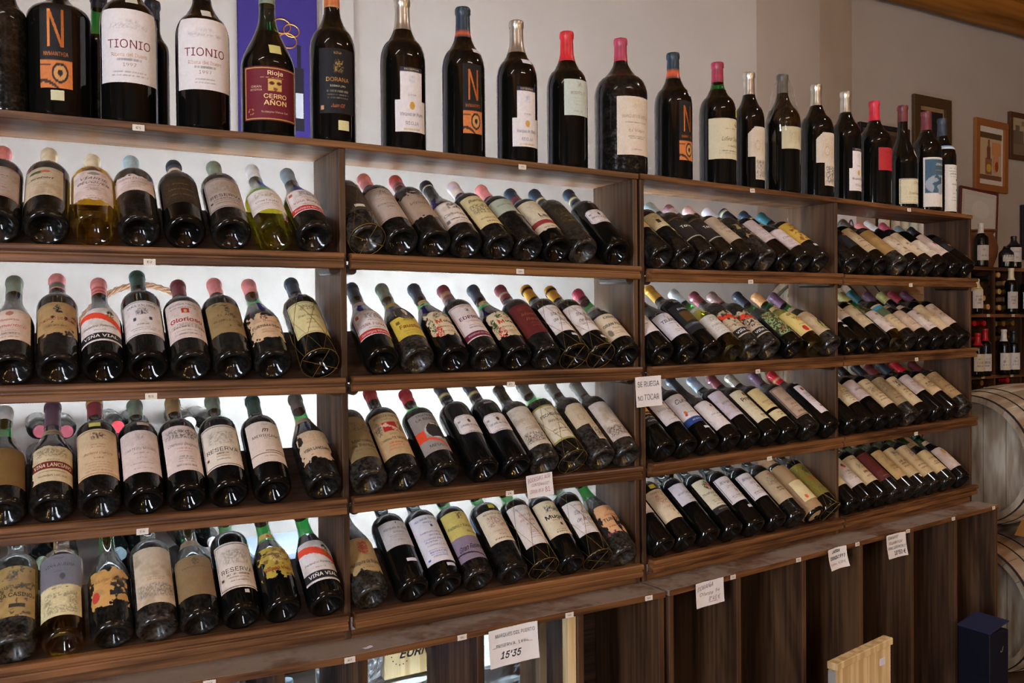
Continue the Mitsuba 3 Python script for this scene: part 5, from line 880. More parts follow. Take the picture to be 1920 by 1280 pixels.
# lying bottles per bay and row: place along the shelf (mm), yaw (degrees), length (mm), radius (mm)
PLACE = {
    (0, 1): [(-654.4,-2.5,299,40.5), (-572.0,-1.6,305,40.5), (-489.6,-1.4,289,40.5), (-407.2,-2.6,295,40.5), (-321.4,-2.0,288,40.5), (-231.0,-2.9,296,40.5), (-144.5,-3.5,292,40.5), (-59.1,-5.0,285,40.5)],
    (0, 2): [(-634.5,-3.3,297,38.5), (-556.1,-2.8,308,38.5), (-476.3,-2.6,293,39.9), (-395.1,-3.0,325,40.0), (-313.8,-2.6,292,40.0), (-231.9,-3.3,301,40.5), (-149.5,-4.7,302,40.5), (-51.1,-4.3,306,40.5)],
    (0, 3): [(-651.7,-4.6,290,39.1), (-572.1,-1.9,302,39.1), (-486.9,-2.9,305,40.4), (-405.6,-3.1,295,39.4), (-325.4,-3.4,299,39.4), (-244.1,-2.4,299,40.5), (-155.1,-2.3,294,40.5), (-46.5,-4.7,295,40.5)],
    (0, 4): [(-639.4,-3.0,300,40.5), (-555.7,-3.0,300,40.5), (-468.5,-3.0,300,40.5), (-386.1,-3.0,300,40.5), (-303.7,-3.0,300,40.5), (-221.3,-3.0,300,40.5), (-137.4,-4.0,285,40.5), (-42.9,-5.0,285,40.5)],
    (1, 1): [(56.5,0.0,300,40.5), (138.9,-1.7,292,40.5), (221.3,-0.7,299,40.5), (303.7,-1.1,286,40.5), (392.0,-3.3,293,40.5), (474.4,-3.4,290,40.5), (556.8,-2.3,285,40.5), (639.2,-2.4,295,40.5), (742.2,2.6,313,40.5)],
    (1, 2): [(87.2,2.6,291,40.5), (175.6,0.1,291,40.5), (266.6,-0.5,294,40.5), (353.2,-1.8,290,40.5), (439.0,-0.8,295,40.5), (525.2,-1.2,298,40.5), (608.3,-1.3,298,40.5), (690.7,-2.8,296,40.5), (773.1,-1.1,288,40.5)],
    (1, 3): [(56.5,0.0,300,40.5), (138.9,1.4,303,40.5), (238.5,-0.4,293,40.5), (344.3,-0.5,313,40.5), (433.0,-1.2,315,40.5), (517.6,-1.8,294,40.5), (600.8,-3.3,301,40.5), (690.7,-2.8,300,40.5), (773.1,-2.5,299,40.5)],
    (1, 4): [(56.5,0.0,300,40.5), (155.8,0.0,300,40.5), (240.9,0.0,300,40.5), (325.4,0.0,300,40.5), (422.5,0.0,300,40.5), (511.7,0.0,300,40.0), (593.1,0.0,300,40.0), (676.1,0.0,300,40.5), (760.5,0.0,300,40.5)],
    (2, 1): [(56.5,-1.0,300,40.5), (145.4,-1.0,300,40.5), (236.5,-1.4,289,40.5), (327.1,-5.0,285,40.5), (412.0,-5.0,285,40.5), (500.3,-5.0,285,40.5), (587.1,-5.0,290,40.5), (677.2,-5.0,285,40.5), (768.2,-5.0,285,40.5)],
    (2, 2): [(57.6,-1.0,300,40.5), (157.8,-1.0,300,40.5), (249.6,-0.3,315,40.5), (343.3,-1.4,296,40.5), (431.4,-3.1,285,40.5), (518.2,-4.2,285,40.5), (629.5,-0.1,288,40.5), (735.4,-3.7,285,40.5), (828.9,-4.2,287,40.5)],
    (2, 3): [(63.1,-1.0,300,40.5), (148.8,-1.0,300,40.5), (238.2,-1.0,300,40.5), (333.9,-5.0,290,40.5), (424.2,-5.0,285,40.5), (515.9,-5.0,285,40.5), (603.6,-5.0,285,40.5), (711.3,-1.9,285,40.5), (818.3,-5.0,285,40.5)],
    (2, 4): [(56.5,-1.0,300,40.5), (141.9,-1.0,300,40.5), (240.2,-1.0,300,40.5), (338.5,-1.0,300,40.5), (439.0,-1.0,300,40.5), (541.7,-1.0,300,40.5), (638.6,-1.0,300,40.5), (734.2,-1.0,300,40.5), (819.2,-1.0,300,40.5)],
    (3, 1): [(41.7,0.0,300,40.5), (124.1,0.0,300,40.5), (209.7,0.0,300,40.5), (325.5,2.7,297,40.5), (422.0,2.0,285,40.5), (511.2,-1.0,306,40.5), (603.6,-0.8,299,40.5), (706.9,-5.0,285,40.5), (802.1,-5.0,285,40.5)],
    (3, 2): [(41.7,0.0,300,40.5), (125.2,0.0,300,40.5), (214.5,0.0,300,40.5), (310.3,3.2,293,40.5), (392.7,1.5,307,40.5), (488.1,1.4,305,40.5), (587.3,0.5,306,40.5), (678.5,-1.4,307,40.5), (764.9,-0.6,308,40.5)],
    (3, 3): [(41.7,0.0,300,40.5), (126.6,0.0,300,40.5), (219.3,0.0,300,40.5), (305.5,0.0,300,40.5), (394.6,3.7,293,40.5), (479.5,0.8,285,40.5), (586.0,-3.6,294,40.5), (685.1,-3.7,294,40.5), (775.7,4.0,290,40.5)],
    (3, 4): [(41.7,0.0,300,40.5), (128.0,0.0,300,40.5), (214.4,0.0,300,40.5), (300.5,0.0,300,40.5), (389.1,0.0,300,40.5), (471.5,0.0,300,40.5), (562.3,0.0,300,40.5), (656.8,0.0,300,40.5), (758.6,3.6,285,40.5)],
}
# standing bottles: bay, place along the shelf, depth, radius, height (mm)
STAND = [
    (0,-640,70,35.8,255),
    (0,-549,80,58.4,331),
    (0,-477,165,34.4,293),
    (0,-420,80,55.7,358),
    (0,-370,165,32.9,303),
    (0,-275,70,55.0,344),
    (0,-139,70,57.8,359),
    (0,5,70,51.1,363),
    (1,185,70,53.3,367),
    (1,346,70,52.7,375),
    (1,499,70,51.9,369),
    (1,653,70,53.7,367),
    (1,830,70,71.9,378),
    (2,203,70,53.9,372),
    (2,393,70,54.6,376),
    (2,588,110,47.5,386),
    (2,704,70,55.0,388),
    (2,883,70,55.2,383),
    (2,1080,90,50.3,392),
    (3,329,70,57.1,376),
    (3,514,70,51.2,386),
    (3,677,70,54.8,385),
    (3,851,100,50.6,388),
]

def short(look, n):
    """the description cut at a comma or a word so that it keeps at most n words"""
    while len(look.split()) > n and ',' in look: look = look.rsplit(',', 1)[0]
    return ' '.join(look.split()[:n])
ROWN = {1: 'top row', 2: 'second row', 3: 'third row', 4: 'bottom row'}
BAYN = ['leftmost bay', 'second bay', 'third bay', 'rightmost bay']
rng = random.Random(7)
def tissue(root, fr, r, L, seed):
    """brown tissue paper twisted round a bottle, gathered at the foot"""
    th = np.linspace(0, 2 * np.pi, 65)[:-1]; zs = np.concatenate([[-0.002, 0.001, 0.006, 0.014], np.linspace(0.024, L - 0.03, 40)])
    prof_r = np.interp(zs, [-0.002, 0.001, 0.006, 0.014, 0.03, L * .6, L * .76, L - .03], [0.006, 0.016, 0.030, r + .001, r + .003, r + .003, r * .62, r * .5])
    P = np.stack(np.meshgrid(zs, th, indexing='ij'), -1); Zg, Tg = P[..., 0], P[..., 1]
    n = meshkit.fbm(np.stack([np.sin(Tg) * 3, np.cos(Tg) * 3, Zg * 50], -1), 3, seed); fold = np.abs(np.sin(Tg * 9 + n * 3))
    R = prof_r[:, None] + 0.0025 * (n - .3) + 0.0020 * fold * np.exp(-Zg / 0.03)
    v = np.stack([R * np.sin(Tg), R * np.cos(Tg), Zg], -1).reshape(-1, 3); nz, nt = len(zs), len(th)
    i, j = np.meshgrid(np.arange(nz - 1), np.arange(nt), indexing='ij')
    q = np.stack([i * nt + j, (i + 1) * nt + j, (i + 1) * nt + (j + 1) % nt, i * nt + (j + 1) % nt], -1).reshape(-1, 4)
    solid('tissue_wrap', (fr(v), q), (168, 136, 98), 'paper', root, True)

count = 0
for (b, row), specs in SPEC.items():
    for i, (sp, pl) in enumerate(zip(specs, PLACE[b, row])):
        look, kind, glass, cap, label = sp[:5]; extras = sp[5] if len(sp) > 5 else ()
        s, yaw, L, r = pl[0] / 1000, math.radians(pl[1]), pl[2] / 1000, pl[3] / 1000
        if kind == 'U': L = min(L, 0.300)
        root = thing('wine_bottle', '%s, %s in %s, %s' % (short(look, 10), ordinal(i), ROWN[row], BAYN[b]), 'wine bottle', 'bottles lying in the %s of the %s' % (ROWN[row], BAYN[b]))
        ca, sa = math.cos(ALPHA), math.sin(ALPHA)
        a_b = np.array([math.sin(yaw) * ca, math.cos(yaw) * ca, sa]); x_b = np.array([math.cos(yaw), -math.sin(yaw), 0.0]); n_b = np.cross(x_b, a_b); n_b = -n_b if n_b[2] < 0 else n_b
        h = BAY[b][1]; Rm = np.array([[math.cos(h), -math.sin(h), 0], [math.sin(h), math.cos(h), 0], [0, 0, 1]])
        netted = any(q[0] == 'net' for q in extras)
        z = rail_z(b, row, s) - 0.0050 + (0.0022 if netted else 0)
        o = bp(b, s, 0.0008 + (0.0012 if netted else 0) - r * sa, z + r * ca)
        fr = Frame(o, Rm @ x_b, Rm @ n_b, Rm @ a_b)
        near = b < 2
        res, seg = ((60, 56), 40) if near else (((44, 40), 32) if b == 2 else ((32, 30), 28))
        count += 1
        lb = label
        roll = math.radians(rng.uniform(-7, 7))
        if kind == 'W':
            make_bottle(root, fr, 'B', 'c', ('bk', .05), r - 0.004, L, None, (), res, seg, count, roll)
            tissue(root, fr, r - 0.003, L, count)
            rof = lambda z: np.full_like(np.asarray(z, float), r + 0.0030)
            paper, z0, z1, hw, items, opt = label
            spec = dict(p=paper, i=[q for q in items if q[0] != 't'], wm=2 * math.radians(hw) * r, hm=(z1 - z0) / 1000, a=.05)
            c, m = paint(spec, 44, 40, 5); U, Z = np.meshgrid(np.linspace(-1, 1, 44) * math.radians(hw), np.linspace(z0, z1, 40) / 1000)
            R = r + 0.0035
            kk = put('label', (fr(np.stack([R * np.sin(U), R * np.cos(U), Z], -1).reshape(-1, 3)), grid_faces(44, 40)), 'paper', root, True, color=c.reshape(-1, 3))
            continue
        make_bottle(root, fr, kind, glass, cap, r, L, lb, extras, res, seg, count, roll)

for i, (sp, pl) in enumerate(zip(TOP, STAND)):
    look, kind, glass, cap, label = sp[:5]; extras = sp[5] if len(sp) > 5 else ()
    b, s, y, r, H = pl[0], pl[1] / 1000, pl[2] / 1000, pl[3] / 1000, pl[4] / 1000
    if b == 0: H = max(H, 0.30)
    root = thing('standing_bottle', short(look, 12) + ', on top plank', 'wine bottle', 'bottles standing on the top planks')
    h = BAY[b][1]
    fr = Frame(bp(b, s, y, plank_z(b, s) + 0.0006), (math.cos(h), math.sin(h), 0), (math.sin(h), -math.cos(h), 0), (0, 0, 1))
    make_bottle(root, fr, kind, glass, cap, r, H, label, extras, (60, 64), 44, 300 + i, 0.0)
    if i == 16:                                                        # the clear film round the wrapped magnum
        th = np.linspace(0, 2 * np.pi, 97)[:-1]; zs = np.linspace(0.17, H + 0.012, 46)
        base = np.interp(zs, [0.17, 0.225, H - 0.03, H - 0.004, H + 0.004, H + 0.012], [r + .0015, r + .003, 0.024, 0.010, 0.007, 0.016])
        Zg, Tg = np.meshgrid(zs, th, indexing='ij'); n = meshkit.fbm(np.stack([np.sin(Tg) * 2.5, np.cos(Tg) * 2.5, Zg * 22], -1), 3, 8)
        R = base[:, None] * (1 + 0.10 * (n - .3) * np.clip((Zg - .18) * 12, 0, 1)) + 0.0035 * np.abs(np.sin(Tg * 7 + n * 5)) * np.clip((Zg - .2) * 8, 0, 1)
        v = np.stack([R * np.sin(Tg), R * np.cos(Tg), Zg], -1).reshape(-1, 3); nz, nt = len(zs), len(th)
        ii, jj = np.meshgrid(np.arange(nz - 1), np.arange(nt), indexing='ij')
        q = np.stack([ii * nt + jj, (ii + 1) * nt + jj, (ii + 1) * nt + (jj + 1) % nt, ii * nt + (jj + 1) % nt], -1).reshape(-1, 4)
        put('plastic_film', (fr(v), q), 'film', root, True)

# ------------------------------------------------------------------ paper signs and shelf tags
def sheet_paper(fr, w, h, curl=0.0, nu=14, nv=12, seed=0):
    """a hanging sheet of paper: local x right, y up, z towards the viewer"""
    U, V = np.meshgrid(np.linspace(-w / 2, w / 2, nu), np.linspace(-h / 2, h / 2, nv))
    def bend(x, y): return curl * ((x / w * 2) ** 2 * 0.4 + ((0.5 - y / h)) ** 2) + 0.0006 * np.sin(x * 90 + seed)
    P = np.stack([U, V, bend(U, V)], -1).reshape(-1, 3)
    return P, grid_faces(nu, nv), bend
def sign(name, label, cat, b, s, z, y, w, h, lines, tilt=0.0, curl=0.004, paper=(232, 226, 222), group=None, yaw=0.0):
    """a paper on the front of bay b; lines: (text, u, v, width, height mm, colour, style)"""
    k = thing(name, label, cat, group)
    P, F, bend = sheet_paper(None, w, h, curl, seed=int(s * 1000))
    ct, st_ = math.cos(tilt), math.sin(tilt)
    def to(p):
        x, yy = p[:, 0] * ct - p[:, 1] * st_, p[:, 0] * st_ + p[:, 1] * ct
        return bp(b, s + x * math.cos(yaw), y - p[:, 2] - x * math.sin(yaw), z + yy)
    n = meshkit.fbm(P * 60, 2, 3); col = lin(np.clip(np.array(paper) * (0.97 + 0.05 * n[:, None]), 0, 255))
    sk = put('sheet', (to(P), F), 'paper', k, True, color=col)
    ms = {}
    for (tx, u, v, ww, hh, cc, stl) in lines:
        if tx == '-':
            q = np.array([[-.5, -.5], [.5, -.5], [.5, .5], [-.5, .5]]) * [ww * w, hh / 1000]; tf = np.array([[0, 1, 2], [0, 2, 3]]); tv = q
        else:
            tv, tf = text_flat(tx, ww * w, hh / 1000, stl)
        x, yv = tv[:, 0] + u * w / 2, tv[:, 1] + v * h / 2
        ms.setdefault(cc, []).append((to(np.stack([x, yv, bend(x, yv) + 0.0006], -1)), tf))
    for cc, m in ms.items(): solid('lettering', join(m), cc, 'print', sk)
    return k
INK = (40, 38, 46)
sign('paper_sign', 'white handwritten card asking not to touch, on the upright between the cabinets', 'sign', 1, 0.834, -0.170, -0.034, 0.087, 0.080,
     [('SE RUEGA', 0, .50, .84, 14, INK, ''), ('NO', -.66, -.42, .20, 12, INK, ''), ('TOCAR', .22, -.38, .56, 15, INK, '')], 0.03, 0.003)
sign('paper_sign', 'small white card with pale red handwriting, hung on the third rail of the second bay', 'sign', 1, 0.490, -0.386, -0.036, 0.076, 0.056,
     [('BODEGAS AGE', 0, .62, .86, 10, (150, 90, 90), 'r'), ('CENTENARIO', .05, .10, .66, 7.5, (150, 90, 90), 'i'), ('GRAN RVA', -.25, -.46, .50, 9, (150, 90, 90), 'i'), ('81', .56, -.42, .18, 12, (150, 90, 90), '')], 0.06, 0.004)
sign('paper_sign', 'large white price card reading 15 35, hung on the left counter edge', 'sign', 1, 0.372, -0.736, -0.104, 0.132, 0.086,
     [('MARQUES DEL PUERTO', .08, .62, .80, 8.5, INK, ''), ('...RESERVA. 1994...', -.04, .08, .80, 7.5, INK, ''), ("15'35", -.12, -.44, .40, 15, INK, 'bi')], 0.02, 0.006)
sign('paper_sign', 'square white price card with thin brown handwriting, near the counter joint', 'sign', 2, 0.145, -0.7185, -0.106, 0.112, 0.066,
     [('DORAÑA', -.30, .58, .56, 11, (120, 96, 110), 'ir'), ('Crianza', -.25, .02, .46, 9, (130, 96, 100), 'i'), ('94', .55, .10, .16, 9, (130, 96, 100), 'i'), ("8'40 €", .32, -.45, .40, 11, (130, 96, 100), 'i'), ('-', .2, -.72, .30, 1.2, (130, 96, 100), '')], 0.0, 0.003)
sign('paper_sign', 'curled white price card with bold black year, third of the counter cards', 'sign', 2, 0.720, -0.716, -0.107, 0.094, 0.062,
     [('JARRA', -.05, .66, .46, 9, INK, 'bi'), ('CRIANZA', -.36, .06, .46, 10, INK, 'b'), ('1997', .48, .10, .34, 10, INK, 'b'), ('4,50 €', .40, -.46, .36, 8, (110, 100, 110), ''), ('MAGNUM', -.52, -.50, .36, 6, (150, 140, 150), '')], 0.02, 0.012)
sign('paper_sign', 'white price card with four written lines, furthest along the counter', 'sign', 3, 0.154, -0.728, -0.106, 0.114, 0.076,
     [('CONDADO DE', -.25, .70, .56, 9, INK, 'i'), ('VILLAMAYOR', -.05, .26, .70, 9, INK, 'i'), ('VEND. 2000 ROBLE', 0, -.16, .90, 9, INK, 'i'), ("10'50 €", .28, -.62, .56, 13, INK, 'b')], -0.01, 0.010)
TAGP = (222, 212, 196)
def shelf_tag(code, b, s, z, y, w=0.0225, h=0.0125, where='', tilt=0.0):
    sign('shelf_tag', 'small white shelf tag printed %s, %s' % (code, where), 'price tag', b, s, z, y, w, h, [(code, 0, 0.0, .40, 4.2, (84, 70, 60), '')], tilt, 0.0004, TAGP, 'shelf tags')
RW = ['top plank edge', 'first rail', 'second rail', 'third rail']
for b, l4 in enumerate([[(-0.406, 0.412), (-0.39, 0.142), (-0.391, -0.13), (-0.411, -0.403)], [(0.467, 0.4), (0.448, 0.141), (0.419, -0.137), (0.413, -0.405)],
                        [(0.457, 0.407), (0.426, 0.133), (0.456, -0.136), (0.508, -0.404)], [(0.421, 0.411), (0.401, 0.142), (0.438, -0.125), (0.433, -0.393)]]):
    for i, (s, z) in enumerate(l4):
        shelf_tag('E%d' % (b * 4 + i + 1), b, s, z - 0.002 if i == 0 else z * 0.9885, -0.0068 if i == 0 else -0.0236, where='%s of the %s' % (RW[i], BAYN[b]), tilt=0.0 if b < 2 else 0.05)
for code, b, s, z in [('N32', 0, -0.295, -0.696), ('N31', 1, -0.024, -0.6955), ('N30', 1, 0.241, -0.697), ('N29', 1, 0.533, -0.697), ('N28', 1, 0.778, -0.6955), ('N27', 2, 0.248, -0.6955), ('N26', 2, 0.542, -0.6955), ('N25', 2, 0.844, -0.695), ('N24', 3, 0.244, -0.696), ('N23', 3, 0.542, -0.6945), ('N22', 3, 0.84, -0.694)]:
    shelf_tag(code, b, s, z, -0.1000, 0.024, 0.0125, 'on the edge of the counter')
k = thing('paper_scrap', 'torn white paper scrap lying on the counter under the first divider', 'paper scrap')
P, F, bend = sheet_paper(None, 0.024, 0.011, 0.0, 7, 4)
solid('sheet', (np.stack([0.026 + P[:, 0] * .9 - P[:, 1] * .3, -0.074 + P[:, 1] + P[:, 0] * .3, EYE - 0.6872 + 60 * P[:, 0] ** 2 * .1], -1), F), (228, 224, 230), 'paper', k, True)

# ------------------------------------------------------------------ oak barrels behind the right end
def barrel(label, x0, x1, yc, zc, r, belly=0.042, n=20, seed=0):
    k = thing('oak_barrel', label, 'barrel', 'oak barrels')
    t = np.linspace(0, 1, 13); X = x0 + (x1 - x0) * t; R = r + belly * (1 - (2 * t - 1) ** 2)
    rg = random.Random(seed)
    for i in range(n):
        a0, a1 = 2 * np.pi * i / n + 0.003, 2 * np.pi * (i + 1) / n - 0.003
        aa = np.linspace(a0, a1, 4); vs = []
        for x, rr in zip(X, R):
            for q in (0.0, 0.026):
                vs.append(np.stack([np.full(4, x), yc + (rr - q) * np.cos(aa), zc + EYE + (rr - q) * np.sin(aa)], -1))
        v = np.vstack(vs); f = []
        m = len(X)
        for a in range(m - 1):
            o, p = a * 8, (a + 1) * 8
            for j in range(3):
                f += [[o + j, p + j, p + j + 1], [o + j, p + j + 1, o + j + 1], [o + 4 + j + 1, p + 4 + j + 1, p + 4 + j], [o + 4 + j + 1, p + 4 + j, o + 4 + j]]
            f += [[o + 4, p + 4, p], [o + 4, p, o], [o + 3, p + 3, p + 7], [o + 3, p + 7, o + 7]]
        for o, sg in ((0, 1), ((m - 1) * 8, -1)):
            for j in range(3):
                q = [[o + j, o + j + 1, o + 4 + j + 1], [o + j, o + 4 + j + 1, o + 4 + j]]
                f += q if sg > 0 else [w[::-1] for w in q]
        put('stave', (v, np.array(f)), 'oak', k)
    rh = r - 0.027                                                     # head boards, set back from the rim
    for j in range(5):
        y0, y1 = -rh + 2 * rh * j / 5 + 0.0015, -rh + 2 * rh * (j + 1) / 5 - 0.0015
        yy = np.linspace(y0, y1, 7); top = np.sqrt(np.maximum(rh ** 2 - yy ** 2, 0))
        from shapely.geometry import Polygon
        poly = Polygon(list(zip(yy, top)) + list(zip(yy[::-1], -top[::-1])))
        if poly.area < 1e-5: continue
        m = trimesh.creation.extrude_polygon(poly.buffer(0), 0.02, engine='earcut')
        v = np.array(m.vertices)
        put('head_board', (np.stack([x0 + 0.030 + v[:, 2], yc + v[:, 0], zc + EYE + v[:, 1]], -1), np.array(m.faces)), 'oak', k)
    for q in (0.006, 0.11, 0.20, 0.80, 0.89, 0.985):
        tt = np.array([q - 0.007, q + 0.007]) if 0.02 < q < 0.98 else np.array([max(q - 0.006, 0), min(q + 0.008, 1)])
        if q in (0.11, 0.20, 0.80, 0.89): tt = np.array([q - 0.0035, q + 0.0035])
        xx = x0 + (x1 - x0) * tt; rr = r + belly * (1 - (2 * tt - 1) ** 2)
        a = np.linspace(0, 2 * np.pi, 65)[:-1]; v = np.vstack([np.stack([np.full(64, x), yc + (p + d) * np.cos(a), zc + EYE + (p + d) * np.sin(a)], -1) for x, p, d in ((xx[0], rr[0], .0), (xx[0], rr[0], .002), (xx[1], rr[1], .002), (xx[1], rr[1], .0))])
        j = np.arange(64); f = np.vstack([np.stack([c * 64 + j, c * 64 + (j + 1) % 64, (c + 1) * 64 + (j + 1) % 64, (c + 1) * 64 + j], -1) for c in range(3)])
        put('hoop', (v, f), 'hoop_iron', k)
    return k
barrel('pale oak barrel end right of the shelf, upper of two', 3.17, 4.02, 0.556, -0.618, 0.290, 0.040, seed=1)
barrel('pale oak barrel on the floor right of the counter, lower of two', 3.17, 4.02, 0.556, -1.2950, 0.295, seed=2)
barrel('oak barrel behind the third and fourth bays, dark hoop, upper one', 2.30, 2.86, 0.710, -0.080, 0.310, seed=3)
barrel('oak barrel glimpsed behind the lower rows of the rightmost bay', 2.30, 2.86, 0.710, -0.790, 0.310, seed=4)
k = thing('barrel_rack', 'rough timber stand carrying the barrels behind the shelf', 'stand')
for x in (2.38, 2.70): put('beam', wbox(x, x + 0.07, 0.42, 1.0, -1.22, -1.135), 'wood_dark', k)
for x in (2.38, 2.70):
    for y in (0.42, 0.93): put('post', wbox(x, x + 0.07, y, y + 0.07, ZF, -1.22), 'wood_dark', k)
k = thing('wooden_wedge', 'orange-brown wooden wedge between the two stacked barrels', 'wedge')
v = np.array([[3.30, 0.25, -0.955], [3.55, 0.25, -0.955], [3.55, 0.42, -0.958], [3.30, 0.42, -0.958], [3.345, 0.25, -0.868], [3.355, 0.25, -0.868], [3.355, 0.40, -0.868], [3.345, 0.40, -0.868]]) + [0, 0, EYE]
h_ = trimesh.convex.convex_hull(v); solid('block', h_, (176, 120, 62), parent=k)
# ledge on the barrels with bottles and a card
k = thing('ledge_board', 'board laid across the barrels behind the rightmost bay', 'board')
put('board', wbox(2.38, 3.20, 0.60, 0.86, 0.276, 0.292, 0.002), 'wood_h', k)
put('post', wbox(3.05, 3.11, 0.78, 0.84, ZF, 0.276), 'wood_dark', k)
FARG = 'small bottles on the far ledge'
for i, (x, pap) in enumerate([(2.792, (206, 196, 176)), (2.874, (214, 206, 196)), (2.935, (206, 206, 190)), (3.000, (196, 200, 190)), (3.067, (206, 200, 190)), (3.135, (226, 216, 206))]):
    root = thing('far_bottle', 'white-labelled bottle on the ledge behind the rightmost top row, %s from left' % ordinal(i), 'wine bottle', FARG)
    make_bottle(root, Frame((x, 0.72, 0.2925 + EYE), (1, 0, 0), (0, -1, 0), (0, 0, 1)), 'B', 'c', ('gd' if i == 5 else 'nv', .05), 0.0245 if i else 0.03, 0.30, (pap, 80, 184, 60, [l(.6, .3, c=GY)], dict(a=0)), (), (16, 14), 20, 500 + i, -0.5)
k = thing('show_card', 'white card with a beige oval and a dark crest behind the rightmost bay', 'sign')
solid('card', wbox(2.485, 2.640, 0.740, 0.744, 0.2925, 0.60), (226, 222, 230), parent=k)
def disc(cx, cz, rx, rz, y, n=20):
    a = np.arange(n) * 2 * np.pi / n; v = np.vstack([np.stack([cx + rx * np.cos(a), np.full(n, y), EYE + cz + rz * np.sin(a)], -1), [[cx, y, EYE + cz]]]); j = np.arange(n)
    return v, np.stack([j, (j + 1) % n, j * 0 + n], 1)
solid('oval_print', disc(2.545, 0.425, 0.022, 0.045, 0.7392), (206, 176, 120), 'print', k); solid('crest_print', disc(2.605, 0.43, 0.018, 0.04, 0.7392), (70, 66, 84), 'print', k)
solid('crest_print', disc(2.605, 0.435, 0.009, 0.026, 0.7388), (196, 186, 190), 'print', k)

# ------------------------------------------------------------------ the wine rack, jar and pictures at the far right
k = thing('wine_rack', 'brown wooden rack of pigeonholes full of bottles by the right wall', 'rack')
for x in (4.17, 4.445, 4.72, 4.99): put('upright', wbox(x, x + 0.018, 1.205, 1.56, ZF, 0.338), 'wood_v', k)
for z in (0.338, 0.060, -0.303, -0.66): put('shelf', wbox(4.165, 5.012, 1.20, 1.56, z - 0.02, z), 'wood_h', k)
put('back_panel', wbox(4.17, 5.0, 1.561, 1.575, ZF, 0.338), 'wood_dark', k)
def px(x): return 4.237 + (x - 1825) * 0.0054
def pz(y): return 0.060 - (y - 588) * 0.00312
LYG, STG = 'bottles lying in the far rack', 'bottles standing in the far rack'
lying = [(1875.6, 513, 'bg'), (1887.7, 529, 'bg'), (1877.5, 545, 'bg'), (1896, 545, 'bg'), (1838, 540, 'bg'), (1848, 558, 'bg'), (1888, 560, 'bg'), (1838, 574.5, 'bg'), (1856, 574.5, 'bg'), (1877.5, 576, 'bg'), (1895, 576, 'bg'), (1858, 520, 'bk'), (1864, 536, 'bk'), (1864, 553, 'bk'),
         (1831, 606, 'cr'), (1849, 606, 'cr'), (1835, 636, 'cr'), (1850, 636, 'cr'), (1853.6, 662, 'cr'), (1853.6, 690, 'cr'), (1870, 607, 'gd'), (1885, 607, 'gd'), (1903, 606, 'gd'), (1869, 636, 'gd'), (1888, 635, 'gd'), (1904, 634, 'gd'), (1869, 662, 'gd'), (1869, 689, 'gd'), (1844, 719, 'gd'), (1893, 717, 'cr'), (1906, 745, 'cr')]
colour = {'bg': 'bronze', 'cr': 'red', 'gd': 'gold', 'bk': 'black'}
for i, (x, y, c) in enumerate(lying):
    lv = ['top', 'middle', 'bottom'][0 if y < 590 else (1 if y < 705 else 2)]
    root = thing('racked_bottle', '%s-capped bottle lying neck outwards in the %s level of the far right rack' % (colour[c], lv), 'wine bottle', '%s-capped bottles in the %s level of the far rack' % (colour[c], lv))
    make_bottle(root, Frame((px(x) + 0.013, 1.535, pz(y) + EYE), (1, 0, 0), (0, 0, 1), (0, -1, 0)), 'B', 'c', (c, .05, ((.046, .06, (216, 170, 100)),) if c == 'bg' else ()), 0.034, 0.315, None, (), (8, 8), 18, 600 + i)
standing = [(1888, 0.060, 'iv', 0.27, (206, 200, 196), 'white-capped bottle with striped label standing in the top level of the far rack'), (1839, -0.303, 'cr', 0.275, (222, 218, 222), 'red-capped bottle with white label standing in the middle level of the far rack'),
            (1826, -0.303, 'cr', 0.25, (222, 216, 196), 'bottle with cream label half hidden by the shelf end, middle level of the far rack'), (1874, -0.303, 'wh', 0.27, (222, 218, 206), 'white-capped bottle with stepped label standing in the far rack'),
            (1892, -0.303, 'bk', 0.26, (222, 218, 216), 'black-capped bottle with white label standing in the far rack'), (1842, -0.66, 'wh', 0.29, (214, 210, 196), 'white-capped bottle in the bottom level of the far rack, behind the barrel'),
            (1873, -0.66, 'or', 0.27, (206, 110, 40), 'orange-capped bottle in the bottom level of the far rack'), (1891, -0.66, 'cr', 0.29, (206, 60, 40), 'red-capped bottle in the bottom level of the far rack'),
            (1824, 0.060, 'iv', 0.20, (226, 222, 224), 'bottle with tall white label right against the shelf end, top level of the far rack'), (1918, 0.060, 'bk', 0.25, (206, 206, 200), 'dark bottle at the right edge of the photo, top level of the far rack')]
for i, (x, z, c, H, pap, lab) in enumerate(standing):
    root = thing('racked_bottle', lab, 'wine bottle', STG)
    make_bottle(root, Frame((px(x) - 0.02, 1.165, z + EYE + 0.0005), (1, 0, 0), (0, -1, 0), (0, 0, 1)), 'B', 'c', (c, .07), 0.035, H, (pap, 30, 130, 56, [l(.7, .5, .3, c=GY)], dict(a=0)), (), (16, 14), 20, 700 + i, -0.6)
for x, H, pap, c, lab in [(4.400, 0.262, (206, 204, 206), 'wh', 'dark bottle with white capsule standing on the far rack before the jar'), (4.190, 0.20, (222, 214, 190), 'bk', 'bottle with cream label just showing past the shelf end, on the far rack'), (4.660, 0.13, (206, 200, 190), 'bk', 'short bottle with pale label beside the clay jar'), (4.74, 0.2, (200, 200, 200), 'bk', 'dark bottle right of the clay jar at the photo edge')]:
    root = thing('shelf_bottle', lab, 'wine bottle', 'bottles on top of the far rack')
    make_bottle(root, Frame((x, 1.255, 0.3385 + EYE), (1, 0, 0), (0, -1, 0), (0, 0, 1)), 'B', 'c', (c, .06), 0.042, H, (pap, 40, 130 if H > .15 else 80, 56, [l(.7, .3, c=GY)], dict(a=0)), (), (16, 14), 22, 760 + int(x * 100), -0.5)
k = thing('clay_jar', 'brown wide-mouthed clay jar standing on the far rack', 'jar')
